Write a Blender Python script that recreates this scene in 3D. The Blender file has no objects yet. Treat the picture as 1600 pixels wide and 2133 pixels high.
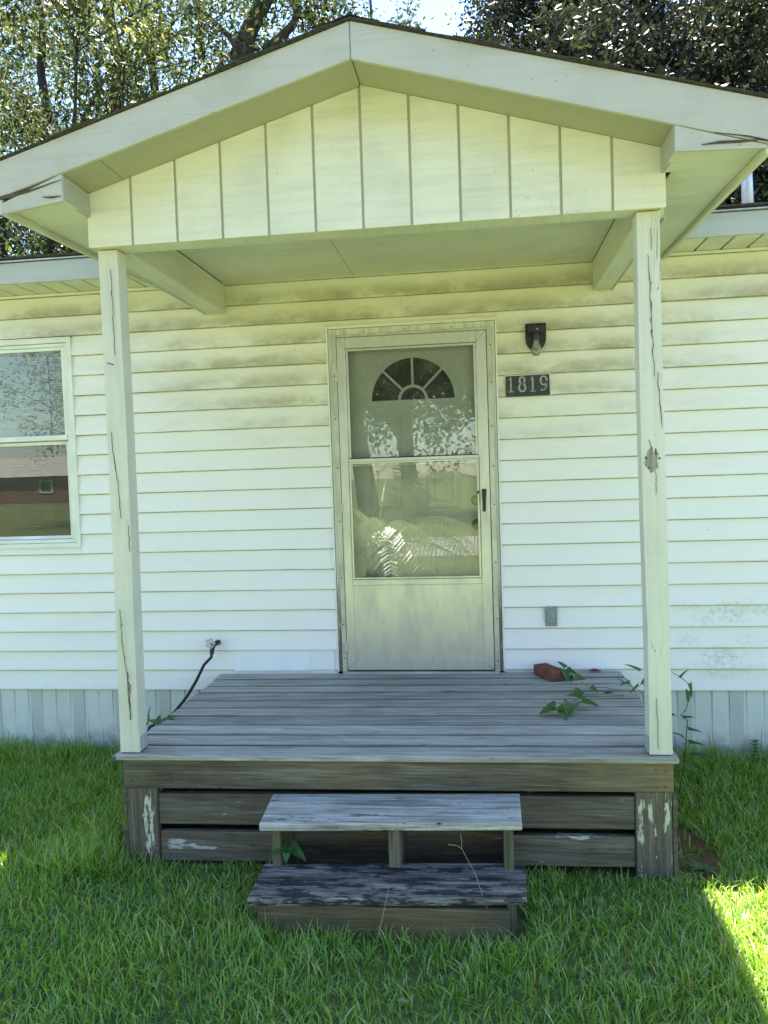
import bpy, bmesh, math, random
import numpy as np
from mathutils import Vector, Matrix

random.seed(7)
RNG = np.random.default_rng(11)
scn = bpy.context.scene
COL = scn.collection

# ------------------------------------------------------------------ camera
CX, CY, CZ = 0.3339, -4.7556, 1.7539
YAW, PIT, ROL, FPX = -0.1249, -0.0487, -0.0329, 1625.11
FW = np.array([math.sin(YAW)*math.cos(PIT), math.cos(YAW)*math.cos(PIT), math.sin(PIT)])
_r = np.array([math.cos(YAW), -math.sin(YAW), 0.0]); _u = np.cross(_r, FW)
RT = _r*math.cos(ROL)+_u*math.sin(ROL); UP = -_r*math.sin(ROL)+_u*math.cos(ROL)
CAM = np.array([CX, CY, CZ])
cd = bpy.data.cameras.new('camera'); cam = bpy.data.objects.new('camera', cd); COL.objects.link(cam)
cam.matrix_world = Matrix(((RT[0], UP[0], -FW[0], CX), (RT[1], UP[1], -FW[1], CY), (RT[2], UP[2], -FW[2], CZ), (0, 0, 0, 1)))
cd.sensor_fit = 'HORIZONTAL'; cd.sensor_width = 36.0; cd.lens = 36.0*FPX/1600.0
cd.clip_start = 0.05; cd.clip_end = 2000
scn.camera = cam

def P(px, py, ax, v):
    """photo pixel -> point on the plane ax=v"""
    d = FW+RT*(px-800)/FPX+UP*(1066.5-py)/FPX
    i = 'xyz'.index(ax); t = (v-CAM[i])/d[i]
    return CAM+d*t

# ------------------------------------------------------------------ sky, sun, exposure
SUN = Vector((0.25, 1.12, 3.05)).normalized()
EL = math.asin(SUN.z); AZ = math.atan2(SUN.x, SUN.y)
w = bpy.data.worlds.new('World'); scn.world = w; w.use_nodes = True
nt = w.node_tree; nt.nodes.clear()
sk = nt.nodes.new('ShaderNodeTexSky'); sk.sky_type = 'NISHITA'; sk.sun_disc = False
sk.sun_elevation = EL; sk.sun_rotation = AZ; sk.dust_density = 0.3; sk.air_density = 1.0; sk.ozone_density = 3.0
bg = nt.nodes.new('ShaderNodeBackground'); bg.inputs['Strength'].default_value = 0.072
wo = nt.nodes.new('ShaderNodeOutputWorld')
nt.links.new(sk.outputs[0], bg.inputs[0]); nt.links.new(bg.outputs[0], wo.inputs[0])
sl = bpy.data.lights.new('sun', 'SUN'); sl.energy = 5.0; sl.angle = math.radians(0.5); sl.color = (1.0, 0.93, 0.82)
so = bpy.data.objects.new('sun', sl); COL.objects.link(so)
so.rotation_euler = SUN.to_track_quat('Z', 'Y').to_euler(); so.location = (3, 12, 30)
scn.view_settings.view_transform = 'Standard'; scn.view_settings.look = 'None'
scn.view_settings.exposure = 2.85; scn.view_settings.gamma = 1.0
scn.render.engine = 'CYCLES'
cy = scn.cycles
cy.use_denoising = True
cy.max_bounces = 8; cy.diffuse_bounces = 5; cy.glossy_bounces = 3; cy.transmission_bounces = 4; cy.transparent_max_bounces = 12
cy.caustics_reflective = False; cy.caustics_refractive = False

# ------------------------------------------------------------------ materials
def mat(name):
    m = bpy.data.materials.new(name); m.use_nodes = True
    n = m.node_tree; n.nodes.clear()
    return m, n
class NB:
    """small node-building helper"""
    def __init__(s, name):
        s.m, s.t = mat(name)
        s.out = s.n('ShaderNodeOutputMaterial')
    def n(s, kind, **kw):
        x = s.t.nodes.new(kind)
        for k, v in kw.items():
            if hasattr(x, k): setattr(x, k, v)
        return x
    def l(s, a, b): s.t.links.new(a, b)
    def setin(s, node, key, v):
        if hasattr(v, 'is_output') or isinstance(v, bpy.types.NodeSocket): s.l(v, node.inputs[key])
        else: node.inputs[key].default_value = v
    def obj(s, rnd=0.0):
        tc = s.n('ShaderNodeTexCoord').outputs['Object']
        if rnd:
            oi = s.n('ShaderNodeObjectInfo'); v = s.n('ShaderNodeVectorMath', operation='SCALE')
            cmb = s.n('ShaderNodeCombineXYZ')
            for k in range(3): s.l(oi.outputs['Random'], cmb.inputs[k])
            s.l(cmb.outputs[0], v.inputs[0]); v.inputs['Scale'].default_value = rnd
            a = s.n('ShaderNodeVectorMath', operation='ADD'); s.l(tc, a.inputs[0]); s.l(v.outputs[0], a.inputs[1])
            return a.outputs[0]
        return tc
    def mapp(s, vec, scale):
        mp = s.n('ShaderNodeMapping'); s.l(vec, mp.inputs[0]); mp.inputs['Scale'].default_value = scale
        return mp.outputs[0]
    def noise(s, vec, scale, detail=4, rough=0.55, dist=0.0):
        x = s.n('ShaderNodeTexNoise'); s.l(vec, x.inputs['Vector'])
        x.inputs['Scale'].default_value = scale; x.inputs['Detail'].default_value = detail
        x.inputs['Roughness'].default_value = rough; x.inputs['Distortion'].default_value = dist
        return x.outputs['Fac']
    def ramp(s, f, stops, interp='LINEAR'):
        x = s.n('ShaderNodeValToRGB'); s.l(f, x.inputs[0]); e = x.color_ramp.elements
        x.color_ramp.interpolation = interp
        while len(e) < len(stops): e.new(0.5)
        for k, (p, c) in enumerate(stops):
            e[k].position = p; e[k].color = (c, c, c, 1) if isinstance(c, (int, float)) else (*c, 1)
        return x.outputs[0]
    def step(s, f, a, b, lo=0.0, hi=1.0):
        x = s.n('ShaderNodeMapRange'); x.interpolation_type = 'SMOOTHSTEP'
        s.setin(x, 0, f); x.inputs[1].default_value = a; x.inputs[2].default_value = b
        x.inputs[3].default_value = lo; x.inputs[4].default_value = hi
        return x.outputs[0]
    def math(s, op, a, b=0.0, c=None):
        x = s.n('ShaderNodeMath', operation=op); s.setin(x, 0, a); s.setin(x, 1, b)
        if c is not None: s.setin(x, 2, c)
        return x.outputs[0]
    def mix(s, f, a, b, mode='MIX'):
        x = s.n('ShaderNodeMix', data_type='RGBA', blend_type=mode)
        s.setin(x, 0, f)
        for i, v in ((6, a), (7, b)):
            if isinstance(v, bpy.types.NodeSocket): s.l(v, x.inputs[i])
            else: x.inputs[i].default_value = (*v, 1)
        return x.outputs[2]
    def xyz(s, vec):
        x = s.n('ShaderNodeSeparateXYZ'); s.l(vec, x.inputs[0]); return x.outputs
    def bump(s, h, strength=0.3, dist=0.004):
        x = s.n('ShaderNodeBump'); s.l(h, x.inputs['Height'])
        x.inputs['Strength'].default_value = strength; x.inputs['Distance'].default_value = dist
        return x.outputs[0]
    def pbr(s, col, rough=0.6, metal=0.0, normal=None, spec=0.5):
        x = s.n('ShaderNodeBsdfPrincipled')
        if isinstance(col, bpy.types.NodeSocket): s.l(col, x.inputs['Base Color'])
        else: x.inputs['Base Color'].default_value = (*col, 1)
        s.setin(x, 'Roughness', rough); s.setin(x, 'Metallic', metal)
        x.inputs['Specular IOR Level'].default_value = spec
        if normal is not None: s.l(normal, x.inputs['Normal'])
        return x.outputs[0]
    def done(s, sh): s.l(sh, s.out.inputs[0]); return s.m

def m_plain(name, col, rough=0.6, metal=0.0, var=0.25, scale=9.0, bump=0.0, spec=0.5):
    b = NB(name); v = b.obj(3.0)
    n = b.noise(v, scale, 5)
    d = tuple(c*(1-var) for c in col); h = tuple(min(1, c*(1+var*0.6)) for c in col)
    c = b.ramp(n, [(0.3, d), (0.7, h)])
    nr = b.bump(b.noise(v, scale*6, 3), bump) if bump else None
    return b.done(b.pbr(c, rough, metal, nr, spec))

GR = {'x': (1.2, 22, 22), 'y': (22, 1.2, 22), 'z': (22, 22, 1.2)}
def m_wood(name, ax, cols, paint=None, thr=(0.6, 0.64), tint=None, bump=0.5, lich=None, bands=None, edge=False):
    """weathered bare wood: long grain, checks, optional paint remains / lichen"""
    b = NB(name); v = b.obj(17.0); g = b.mapp(v, GR[ax])
    n1 = b.noise(g, 1.6, 6, 0.62, 0.6)
    c = b.ramp(n1, [(0.34, cols[0]), (0.5, cols[1]), (0.66, cols[2])])
    n2 = b.noise(g, 7.0, 4, 0.6)
    c = b.mix(b.step(n2, 0.35, 0.75, 0.0, 0.55), c, cols[0])
    big = b.noise(v, 2.2, 3)
    c = b.mix(b.step(big, 0.4, 0.75, 0, 0.45), c, cols[2])
    fine = b.noise(b.mapp(v, tuple(q*3 if q > 5 else q*2.2 for q in GR[ax])), 2.0, 5, 0.65)
    c = b.mix(b.step(fine, 0.42, 0.66, 0.0, 0.72), c, cols[0])
    oi = b.n('ShaderNodeObjectInfo'); tone = b.math('MULTIPLY_ADD', oi.outputs['Random'], 0.34, 0.80)
    tn = b.n('ShaderNodeCombineColor')
    for q in range(3): b.l(tone, tn.inputs[q])
    c = b.mix(1.0, c, tn.outputs[0], 'MULTIPLY')
    chk = b.math('ABSOLUTE', b.math('SUBTRACT', b.noise(b.mapp(v, tuple(q*0.45 for q in GR[ax])), 2.3, 3, 0.5, 0.3), 0.5))
    ck = b.math('MULTIPLY', b.step(chk, 0.0, 0.007, 1, 0), b.step(b.noise(v, 3.1, 2), 0.5, 0.62))
    c = b.mix(b.math('MULTIPLY', ck, 0.85), c, tuple(q*0.18 for q in cols[0]))
    if tint:
        c = b.mix(b.step(b.noise(v, tint[1], 4), 0.45, 0.62, 0, tint[2]), c, tint[0])
    if lich:
        gl = b.mapp(v, tuple(q*0.7 for q in GR[ax]))
        c = b.mix(b.step(b.noise(gl, 2.4, 7, 0.72), lich[1], lich[1]+0.06, 0, lich[2]), c, lich[0])
        c = b.mix(b.step(b.noise(b.mapp(v, tuple(q*0.55+3 for q in GR[ax])), 1.7, 7, 0.75), lich[3], lich[3]+.06, 0, 0.9), c, (0.018, 0.017, 0.019))
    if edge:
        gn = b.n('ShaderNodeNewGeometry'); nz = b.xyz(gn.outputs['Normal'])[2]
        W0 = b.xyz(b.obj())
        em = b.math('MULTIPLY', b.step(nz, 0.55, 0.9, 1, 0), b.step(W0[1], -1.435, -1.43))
        c = b.mix(b.math('MULTIPLY', em, 0.80), c, (0.018, 0.018, 0.016))  # board sides inside the gaps: dirt plus gap shade put into the colour
    h = b.math('SUBTRACT', b.math('ADD', n1, b.math('MULTIPLY', fine, 0.6)), ck)
    if paint:
        gp = b.mapp(v, tuple(q*0.35+2.2 for q in GR[ax]))
        pm = b.step(b.noise(gp, 1.5, 8, 0.66), thr[0], thr[1])
        if bands is None: pm = b.math('MULTIPLY', pm, b.step(b.noise(v, 3.6, 2), 0.48, 0.52))
        else:
            W = b.xyz(b.obj()); acc = None
            for (bx, bhw, bz, bhz) in bands:
                fx = b.step(b.math('ABSOLUTE', b.math('SUBTRACT', W[0], bx)), bhw*0.3, bhw*1.25, 1, 0)
                fz = b.step(b.math('ABSOLUTE', b.math('SUBTRACT', W[2], bz)), bhz*0.5, bhz*1.1, 1, 0)
                f_ = b.math('MULTIPLY', fx, fz); acc = f_ if acc is None else b.math('MAXIMUM', acc, f_)
            pm = b.step(b.math('ADD', b.math('MULTIPLY_ADD', b.noise(b.mapp(v, tuple(q*1.5+6 for q in GR[ax])), 1.7, 8, 0.75), 2.4, -0.7), b.math('MULTIPLY', acc, 0.40)), thr[0], thr[1])
        c = b.mix(pm, c, paint); h = b.math('ADD', h, pm)
    return b.done(b.pbr(c, 0.82, 0, b.bump(h, bump, 0.006), 0.25))

def m_painted(name, col, ax='z', dirt=0.5, crack=0.6, rough=0.6, dirtcol=(0.22, 0.23, 0.15)):
    """old white paint on wood: mildew film, specks, hairline cracks along the grain"""
    b = NB(name); v = b.obj(9.0); g = b.mapp(v, GR[ax])
    n = b.noise(v, 2.4, 5, 0.6)
    c = b.mix(b.step(n, 0.42, 0.75, 0, 0.5*dirt), col, tuple(a*0.55+d*0.45 for a, d in zip(col, dirtcol)))
    f = b.noise(b.mapp(v, tuple(3+q*0.25 for q in GR[ax])), 5.0, 8, 0.7)
    blot = b.math('MULTIPLY', b.step(f, 0.6, 0.72), b.step(b.noise(v, 1.7, 3), 0.5, 0.66))
    c = b.mix(b.math('MULTIPLY', blot, 0.75*dirt), c, dirtcol)
    sp = b.step(b.noise(v, 55, 2), 0.735, 0.765)
    c = b.mix(b.math('MULTIPLY', sp, 0.6*dirt), c, (0.12, 0.11, 0.08))
    chk = b.math('ABSOLUTE', b.math('SUBTRACT', b.noise(b.mapp(v, tuple(q*0.4 for q in GR[ax])), 2.0, 3, 0.5, 0.4), 0.5))
    ck = b.math('MULTIPLY', b.step(chk, 0.0, 0.005, 1, 0), b.step(b.noise(v, 2.7, 2), 0.56, 0.66))
    c = b.mix(b.math('MULTIPLY', ck, crack), c, (0.10, 0.09, 0.065))
    gr = b.noise(g, 2.2, 5, 0.6)
    c = b.mix(b.step(gr, 0.4, 0.72, 0, 0.15), c, dirtcol)
    h = b.math('SUBTRACT', b.math('MULTIPLY', gr, 0.5), ck)
    return b.done(b.pbr(c, rough, 0, b.bump(h, 0.35, 0.004), 0.35))

def m_siding():
    b = NB('vinyl_siding'); v = b.obj(); X = b.xyz(v)
    x, z = X[0], X[2]
    base = (0.83, 0.81, 0.79)
    n = b.noise(b.mapp(v, (1.2, 1, 6)), 1.3, 5)
    c = b.mix(b.step(n, 0.35, 0.75, 0, 0.12), base, (0.62, 0.63, 0.56))
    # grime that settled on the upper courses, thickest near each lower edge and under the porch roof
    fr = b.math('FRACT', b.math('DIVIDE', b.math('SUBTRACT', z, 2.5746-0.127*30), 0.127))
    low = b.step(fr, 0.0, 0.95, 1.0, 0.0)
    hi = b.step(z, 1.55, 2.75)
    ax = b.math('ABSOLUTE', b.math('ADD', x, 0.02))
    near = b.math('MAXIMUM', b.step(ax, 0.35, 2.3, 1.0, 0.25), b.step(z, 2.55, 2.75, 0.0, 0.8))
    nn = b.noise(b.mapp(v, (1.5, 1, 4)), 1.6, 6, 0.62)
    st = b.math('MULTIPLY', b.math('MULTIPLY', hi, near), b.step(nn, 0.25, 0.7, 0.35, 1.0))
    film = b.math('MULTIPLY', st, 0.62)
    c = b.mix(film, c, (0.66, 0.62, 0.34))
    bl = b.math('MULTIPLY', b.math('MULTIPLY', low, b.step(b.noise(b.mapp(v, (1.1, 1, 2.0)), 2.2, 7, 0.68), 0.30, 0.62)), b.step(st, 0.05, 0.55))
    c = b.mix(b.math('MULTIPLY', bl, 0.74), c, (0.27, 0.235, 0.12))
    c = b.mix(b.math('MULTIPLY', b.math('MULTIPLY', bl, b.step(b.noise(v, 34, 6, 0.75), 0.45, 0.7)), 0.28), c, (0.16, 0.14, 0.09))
    ln = b.math('MULTIPLY', b.step(fr, 0.925, 0.985), b.step(b.noise(b.mapp(v, (2, 1, 1)), 3.0, 4), 0.25, 0.6, 0.55, 0.95))  # line below each lip: real dirt, with the lap's shadow painted in
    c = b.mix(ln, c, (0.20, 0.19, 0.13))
    # scuffed black mildew low down to the right
    mm = b.math('MULTIPLY', b.step(x, 1.2, 1.75), b.math('MULTIPLY', b.step(z, 0.42, 0.55), b.step(z, 0.85, 1.08, 1, 0)))
    mm2 = b.math('MULTIPLY', b.step(x, -2.4, -2.6), b.step(z, 0.40, 0.56, 1, 0))
    md = b.math('MULTIPLY', b.math('ADD', mm, mm2), b.math('MULTIPLY', b.step(b.noise(v, 38, 8, 0.8), 0.40, 0.72), b.step(b.noise(b.mapp(v, (1, 1, 3)), 3.2, 4), 0.43, 0.66)))
    c = b.mix(b.math('MULTIPLY', md, 0.6), c, (0.17, 0.17, 0.15))
    sp = b.step(b.noise(v, 42, 2), 0.765, 0.785)
    c = b.mix(b.math('MULTIPLY', sp, 0.5), c, (0.15, 0.13, 0.09))
    h = b.noise(b.mapp(v, (3, 1, 40)), 3.0, 3)
    return b.done(b.pbr(c, 0.42, 0, b.bump(h, 0.08, 0.002), 0.45))

def m_skirting():
    b = NB('vinyl_skirting'); v = b.obj(); X = b.xyz(v)
    n = b.noise(v, 3.0, 6)
    c = b.mix(b.step(n, 0.35, 0.75, 0, 0.4), (0.66, 0.68, 0.66), (0.46, 0.47, 0.42))
    up = b.step(X[2], 0.02, 0.22, 1, 0)
    c = b.mix(b.math('MULTIPLY', up, b.step(b.noise(v, 7, 6, 0.7), 0.42, 0.6, 0, 0.75)), c, (0.27, 0.25, 0.19))
    return b.done(b.pbr(c, 0.5, 0, None, 0.4))

def m_perforated():
    b = NB('perforated_skirting'); v = b.obj(); X = b.xyz(v)
    row = b.math('DIVIDE', X[2], 0.0085)
    par = b.math('MULTIPLY', b.math('MODULO', b.math('FLOOR', row), 2.0), 0.5)
    fx = b.math('SUBTRACT', b.math('FRACT', b.math('ADD', b.math('DIVIDE', b.math('ADD', X[0], 20), 0.012), par)), 0.5)
    fz = b.math('SUBTRACT', b.math('FRACT', row), 0.5)
    d = b.math('ADD', b.math('MULTIPLY', b.math('MULTIPLY', fx, fx), 2.0), b.math('MULTIPLY', fz, fz))
    hole = b.step(d, 0.05, 0.10, 1, 0)
    c = b.mix(b.noise(v, 4, 5), (0.66, 0.68, 0.66), (0.50, 0.51, 0.47))
    c = b.mix(b.math('MULTIPLY', hole, 0.8), c, (0.14, 0.15, 0.14))
    return b.done(b.pbr(c, 0.5, 0, b.bump(b.math('SUBTRACT', 1.0, hole), 0.4, 0.002), 0.4))

def m_glass(name, rough=0.0, dirt=0.06, ior=1.65):
    b = NB(name); v = b.obj()
    tr = b.n('ShaderNodeBsdfTransparent'); tr.inputs[0].default_value = (0.965, 0.985, 0.975, 1)
    gl = b.n('ShaderNodeBsdfGlossy'); gl.inputs['Roughness'].default_value = rough
    fr = b.n('ShaderNodeFresnel'); fr.inputs[0].default_value = ior
    mx = b.n('ShaderNodeMixShader'); b.l(fr.outputs[0], mx.inputs[0]); b.l(tr.outputs[0], mx.inputs[1]); b.l(gl.outputs[0], mx.inputs[2])
    df = b.n('ShaderNodeBsdfDiffuse'); df.inputs[0].default_value = (0.55, 0.58, 0.50, 1)
    dm = b.step(b.noise(b.mapp(v, (1, 1, 1)), 5.0, 7, 0.7), 0.4, 0.8, dirt*0.4, dirt*2.2)
    m2 = b.n('ShaderNodeMixShader'); b.l(dm, m2.inputs[0]); b.l(mx.outputs[0], m2.inputs[1]); b.l(df.outputs[0], m2.inputs[2])
    return b.done(m2.outputs[0])

def m_leaf(name, c1, c2, c3, trans=0.45, rough=0.42, attr=True, spec=0.5, tv=(1.35, 1.05, .482)):
    b = NB(name)
    if attr:
        at = b.n('ShaderNodeAttribute'); at.attribute_name = 'tint'; f = at.outputs['Fac']
    else:
        f = b.noise(b.obj(5.0), 14, 3)
    c = b.ramp(f, [(0.0, c1), (0.55, c2), (1.0, c3)])
    p = b.pbr(c, rough, 0, None, spec)
    t = b.n('ShaderNodeBsdfTranslucent')
    hs = b.n('ShaderNodeHueSaturation'); hs.inputs['Saturation'].default_value = tv[1]; hs.inputs['Value'].default_value = tv[0]
    hs.inputs['Hue'].default_value = tv[2]
    b.l(c, hs.inputs['Color']); b.l(hs.outputs[0], t.inputs[0])
    mx = b.n('ShaderNodeMixShader'); mx.inputs[0].default_value = trans
    b.l(p, mx.inputs[1]); b.l(t.outputs[0], mx.inputs[2])
    return b.done(mx.outputs[0])

def m_ground():
    b = NB('lawn_soil'); v = b.obj()
    n = b.noise(v, 1.3, 6); n2 = b.noise(v, 14, 5, 0.65)
    c = b.ramp(n2, [(0.25, (0.05, 0.06, 0.025)), (0.55, (0.105, 0.13, 0.045)), (0.8, (0.165, 0.19, 0.07))])
    c = b.mix(b.step(n, 0.52, 0.72, 0, 0.5), c, (0.19, 0.15, 0.09))
    W = b.xyz(v)
    dd = b.math('ADD', b.math('POWER', b.math('DIVIDE', b.math('SUBTRACT', W[0], 1.24), 0.14), 2.0), b.math('POWER', b.math('DIVIDE', b.math('ADD', W[1], 1.15), 0.30), 2.0))
    c = b.mix(b.step(b.math('ADD', dd, b.noise(v, 9, 4)), 0.8, 1.7, 0.9, 0), c, (0.115, 0.075, 0.035))
    return b.done(b.pbr(c, 0.95, 0, b.bump(n2, 0.6, 0.03), 0.1))

def m_shingle():
    b = NB('asphalt_shingle'); v = b.obj(5.0)
    n = b.noise(v, 90, 3); n2 = b.noise(v, 3, 4)
    c = b.ramp(n, [(0.3, (0.028, 0.027, 0.026)), (0.7, (0.085, 0.08, 0.075))])
    c = b.mix(b.step(n2, 0.5, 0.7, 0, 0.4), c, (0.09, 0.07, 0.045))
    return b.done(b.pbr(c, 0.95, 0, b.bump(n, 0.6, 0.003), 0.1))

def m_bark(name, c1, c2):
    b = NB(name); v = b.obj(); n = b.noise(b.mapp(v, (7, 7, 1.4)), 1.8, 6, 0.65)
    c = b.ramp(n, [(0.3, c1), (0.7, c2)])
    return b.done(b.pbr(c, 0.9, 0, b.bump(n, 0.8, 0.03), 0.2))

def m_alum():
    b = NB('storm_door_aluminium'); v = b.obj()
    n = b.noise(b.mapp(v, (6, 6, 2)), 2.0, 6, 0.65)
    c = b.mix(b.step(n, 0.35, 0.75, 0, 0.6), (0.60, 0.60, 0.53), (0.42, 0.42, 0.34))
    r = b.step(n, 0.3, 0.8, 0.30, 0.5)
    return b.done(b.pbr(c, r, 0.55, b.bump(b.noise(v, 160, 2), 0.06, 0.001), 0.5))

def m_jamb():
    b = NB('door_jamb_paint'); v = b.obj(); X = b.xyz(v)
    g = b.mapp(v, (18, 18, 1.6))
    n = b.noise(g, 1.6, 7, 0.65)
    c = b.mix(b.step(n, 0.4, 0.75, 0, 0.8), (0.62, 0.62, 0.50), (0.33, 0.30, 0.20))
    peel = b.math('MULTIPLY', b.step(b.noise(b.mapp(v, (9, 9, 2.5)), 2.2, 8, 0.7), 0.46, 0.52), b.step(X[2], 0.75, 1.25, 1.0, 0.0))
    c = b.mix(b.math('MULTIPLY', peel, 0.9), c, (0.16, 0.105, 0.07))
    return b.done(b.pbr(c, 0.75, 0, b.bump(b.math('SUBTRACT', n, peel), 0.5, 0.004), 0.3))

def m_brick():
    b = NB('red_brick'); v = b.obj(); n = b.noise(v, 30, 6, 0.7)
    c = b.ramp(n, [(0.3, (0.11, 0.045, 0.032)), (0.6, (0.19, 0.078, 0.055)), (0.85, (0.28, 0.15, 0.11))])
    return b.done(b.pbr(c, 0.9, 0, b.bump(n, 0.7, 0.004), 0.2))

def m_screen():
    b = NB('insect_screen')
    tr = b.n('ShaderNodeBsdfTransparent'); df = b.n('ShaderNodeBsdfDiffuse'); df.inputs[0].default_value = (0.03, 0.033, 0.035, 1)
    mx = b.n('ShaderNodeMixShader'); mx.inputs[0].default_value = 0.42
    b.l(tr.outputs[0], mx.inputs[1]); b.l(df.outputs[0], mx.inputs[2])
    return b.done(mx.outputs[0])
M = {}
M['siding'] = m_siding(); M['skirting'] = m_skirting(); M['perf'] = m_perforated()
M['vinyl'] = m_plain('white_vinyl_trim', (0.74, 0.75, 0.71), 0.4, 0, 0.12, 6)
M['patch'] = m_plain('clean_vinyl_patch', (0.78, 0.80, 0.79), 0.35, 0, 0.05, 6)
M['soffit_vinyl'] = m_plain('eave_soffit_vinyl', (0.66, 0.66, 0.56), 0.5, 0, 0.15, 5)
M['metal_fascia'] = m_painted('eave_fascia_metal', (0.46, 0.47, 0.45), 'x', 0.8, 0.0, 0.45, (0.25, 0.25, 0.17))
M['fascia'] = m_painted('rake_fascia_paint', (0.46, 0.45, 0.43), 'x', 1.25, 0.9)
M['panel'] = m_painted('gable_panel_paint', (0.70, 0.69, 0.61), 'x', 0.95, 0.12)
M['groove'] = m_painted('gable_groove_paint', (0.50, 0.49, 0.40), 'z', 0.6, 0.1, 0.8)
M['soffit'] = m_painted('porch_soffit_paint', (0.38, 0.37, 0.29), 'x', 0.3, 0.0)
M['ceiling'] = m_painted('porch_ceiling_paint', (0.62, 0.62, 0.54), 'x', 0.9, 0.1)
M['beam'] = m_painted('porch_beam_paint', (0.62, 0.62, 0.52), 'y', 1.0, 0.3)
M['post'] = m_painted('post_paint', (0.63, 0.62, 0.55), 'z', 0.8, 0.9)
M['crack'] = m_plain('split_wood', (0.085, 0.062, 0.045), 0.9, 0, 0.4, 40)
M['rot'] = m_wood('rotten_wood', 'z', ((0.16, 0.14, 0.10), (0.36, 0.34, 0.26), (0.58, 0.57, 0.46)))
GREY = ((0.21, 0.20, 0.175), (0.40, 0.385, 0.345), (0.56, 0.545, 0.50))
BRN = ((0.06, 0.05, 0.034), (0.135, 0.118, 0.082), (0.205, 0.18, 0.13))
DBR = ((0.085, 0.07, 0.05), (0.165, 0.138, 0.103), (0.24, 0.21, 0.165))
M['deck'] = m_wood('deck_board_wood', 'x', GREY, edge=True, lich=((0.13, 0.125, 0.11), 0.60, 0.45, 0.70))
M['rim'] = m_wood('rim_board_wood', 'x', BRN, tint=((0.26, 0.17, 0.05), 0.9, 0.35))
M['skirtwood'] = m_wood('skirt_board_wood', 'x', DBR, paint=(0.50, 0.50, 0.44), thr=(0.88, 0.94), bands=((.72, .16, .172, .016), (.40, .16, .182, .008), (-1.10, .06, .09, .035), (-.97, .10, .085, .02)))
M['cornerwood'] = m_wood('corner_board_wood', 'z', DBR, paint=(0.56, 0.55, 0.43), thr=(0.80, 0.86), bands=((-1.215, .030, .19, .17), (.968, .016, .24, .12), (1.005, .012, .30, .06), (1.072, .014, .27, .07)))
M['tread'] = m_wood('upper_tread_wood', 'x', ((0.22, 0.21, 0.185), (0.44, 0.425, 0.38), (0.62, 0.60, 0.55)), lich=((0.12, 0.115, 0.105), 0.53, 0.65, 0.585))
M['tread_dark'] = m_wood('lower_tread_wood', 'x', ((0.04, 0.034, 0.03), (0.15, 0.135, 0.115), (0.40, 0.38, 0.34)), lich=((0.42, 0.42, 0.40), 0.60, 0.8, 0.475))
M['stringer'] = m_wood('stringer_wood', 'z', BRN, tint=((0.10, 0.12, 0.04), 4, 0.4))
M['joist'] = m_wood('joist_wood', 'y', DBR)
M['glass'] = m_glass('storm_glass', 0.0, 0.05, 1.72)
M['wglass'] = m_glass('window_glass', 0.0, 0.03, 1.5)
M['fanglass'] = m_glass('fanlight_glass', 0.12, 0.03, 1.35)
M['bulb'] = m_glass('bulb_glass', 0.0, 0.40, 1.5)
M['alum'] = m_alum(); M['jamb'] = m_jamb()
M['zbar'] = m_plain('storm_frame_aluminium', (0.52, 0.52, 0.45), 0.4, 0.4, 0.25, 8)
M['doorpaint'] = m_plain('entry_door_paint', (0.82, 0.84, 0.77), 0.4, 0, 0.06, 3)
M['rubber'] = m_plain('black_rubber', (0.012, 0.012, 0.013), 0.55, 0, 0.3, 20)
M['blackmetal'] = m_plain('dark_bronze_metal', (0.028, 0.027, 0.034), 0.45, 0.3, 0.3, 20)
M['brass'] = m_plain('tarnished_brass', (0.36, 0.24, 0.10), 0.35, 0.9, 0.35, 40)
M['steel'] = m_plain('dull_steel', (0.55, 0.56, 0.56), 0.35, 0.8, 0.2, 30)
M['galv'] = m_plain('galvanised_steel', (0.50, 0.55, 0.62), 0.45, 0.6, 0.2, 8)
M['slate'] = m_plain('dark_slate', (0.035, 0.038, 0.042), 0.6, 0, 0.3, 25, 0.2)
M['digit'] = m_plain('grey_numeral_paint', (0.34, 0.36, 0.36), 0.5, 0.2, 0.3, 40)
M['greybox'] = m_plain('grey_box_metal', (0.26, 0.29, 0.29), 0.5, 0.3, 0.2, 30)
M['blind'] = m_plain('blind_vinyl', (0.74, 0.76, 0.71), 0.5, 0, 0.08, 3)
M['screen'] = m_screen()
M['dark'] = m_plain('dark_room', (0.02, 0.02, 0.02), 0.9)
M['shingle'] = m_shingle(); M['brick'] = m_brick()
M['ground'] = m_ground()
M['grass'] = m_leaf('grass_blades', (0.10, 0.25, 0.055), (0.24, 0.42, 0.06), (0.55, 0.50, 0.24), 0.40, 0.36, True, 0.7, (1.5, 1.3, .472))
M['vine'] = m_leaf('vine_leaf', (0.030, 0.085, 0.018), (0.055, 0.14, 0.03), (0.10, 0.21, 0.05), 0.3, 0.4, False)
M['vinestem'] = m_plain('vine_stem', (0.07, 0.11, 0.04), 0.6)
M['straw'] = m_plain('dry_straw', (0.36, 0.30, 0.16), 0.7)
M['redleaf'] = m_plain('dead_red_leaf', (0.13, 0.03, 0.022), 0.6)
M['deadleaf'] = m_plain('dead_brown_leaf', (0.20, 0.14, 0.085), 0.7)
M['bark'] = m_bark('grey_bark', (0.045, 0.036, 0.028), (0.13, 0.11, 0.09))
M['bark2'] = m_bark('dark_bark', (0.025, 0.02, 0.016), (0.07, 0.058, 0.048))
M['leaf_a'] = m_leaf('pecan_leaf', (0.026, 0.040, 0.014), (0.062, 0.088, 0.024), (0.22, 0.235, 0.05), 0.45, 0.5, True, 0.25)
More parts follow.
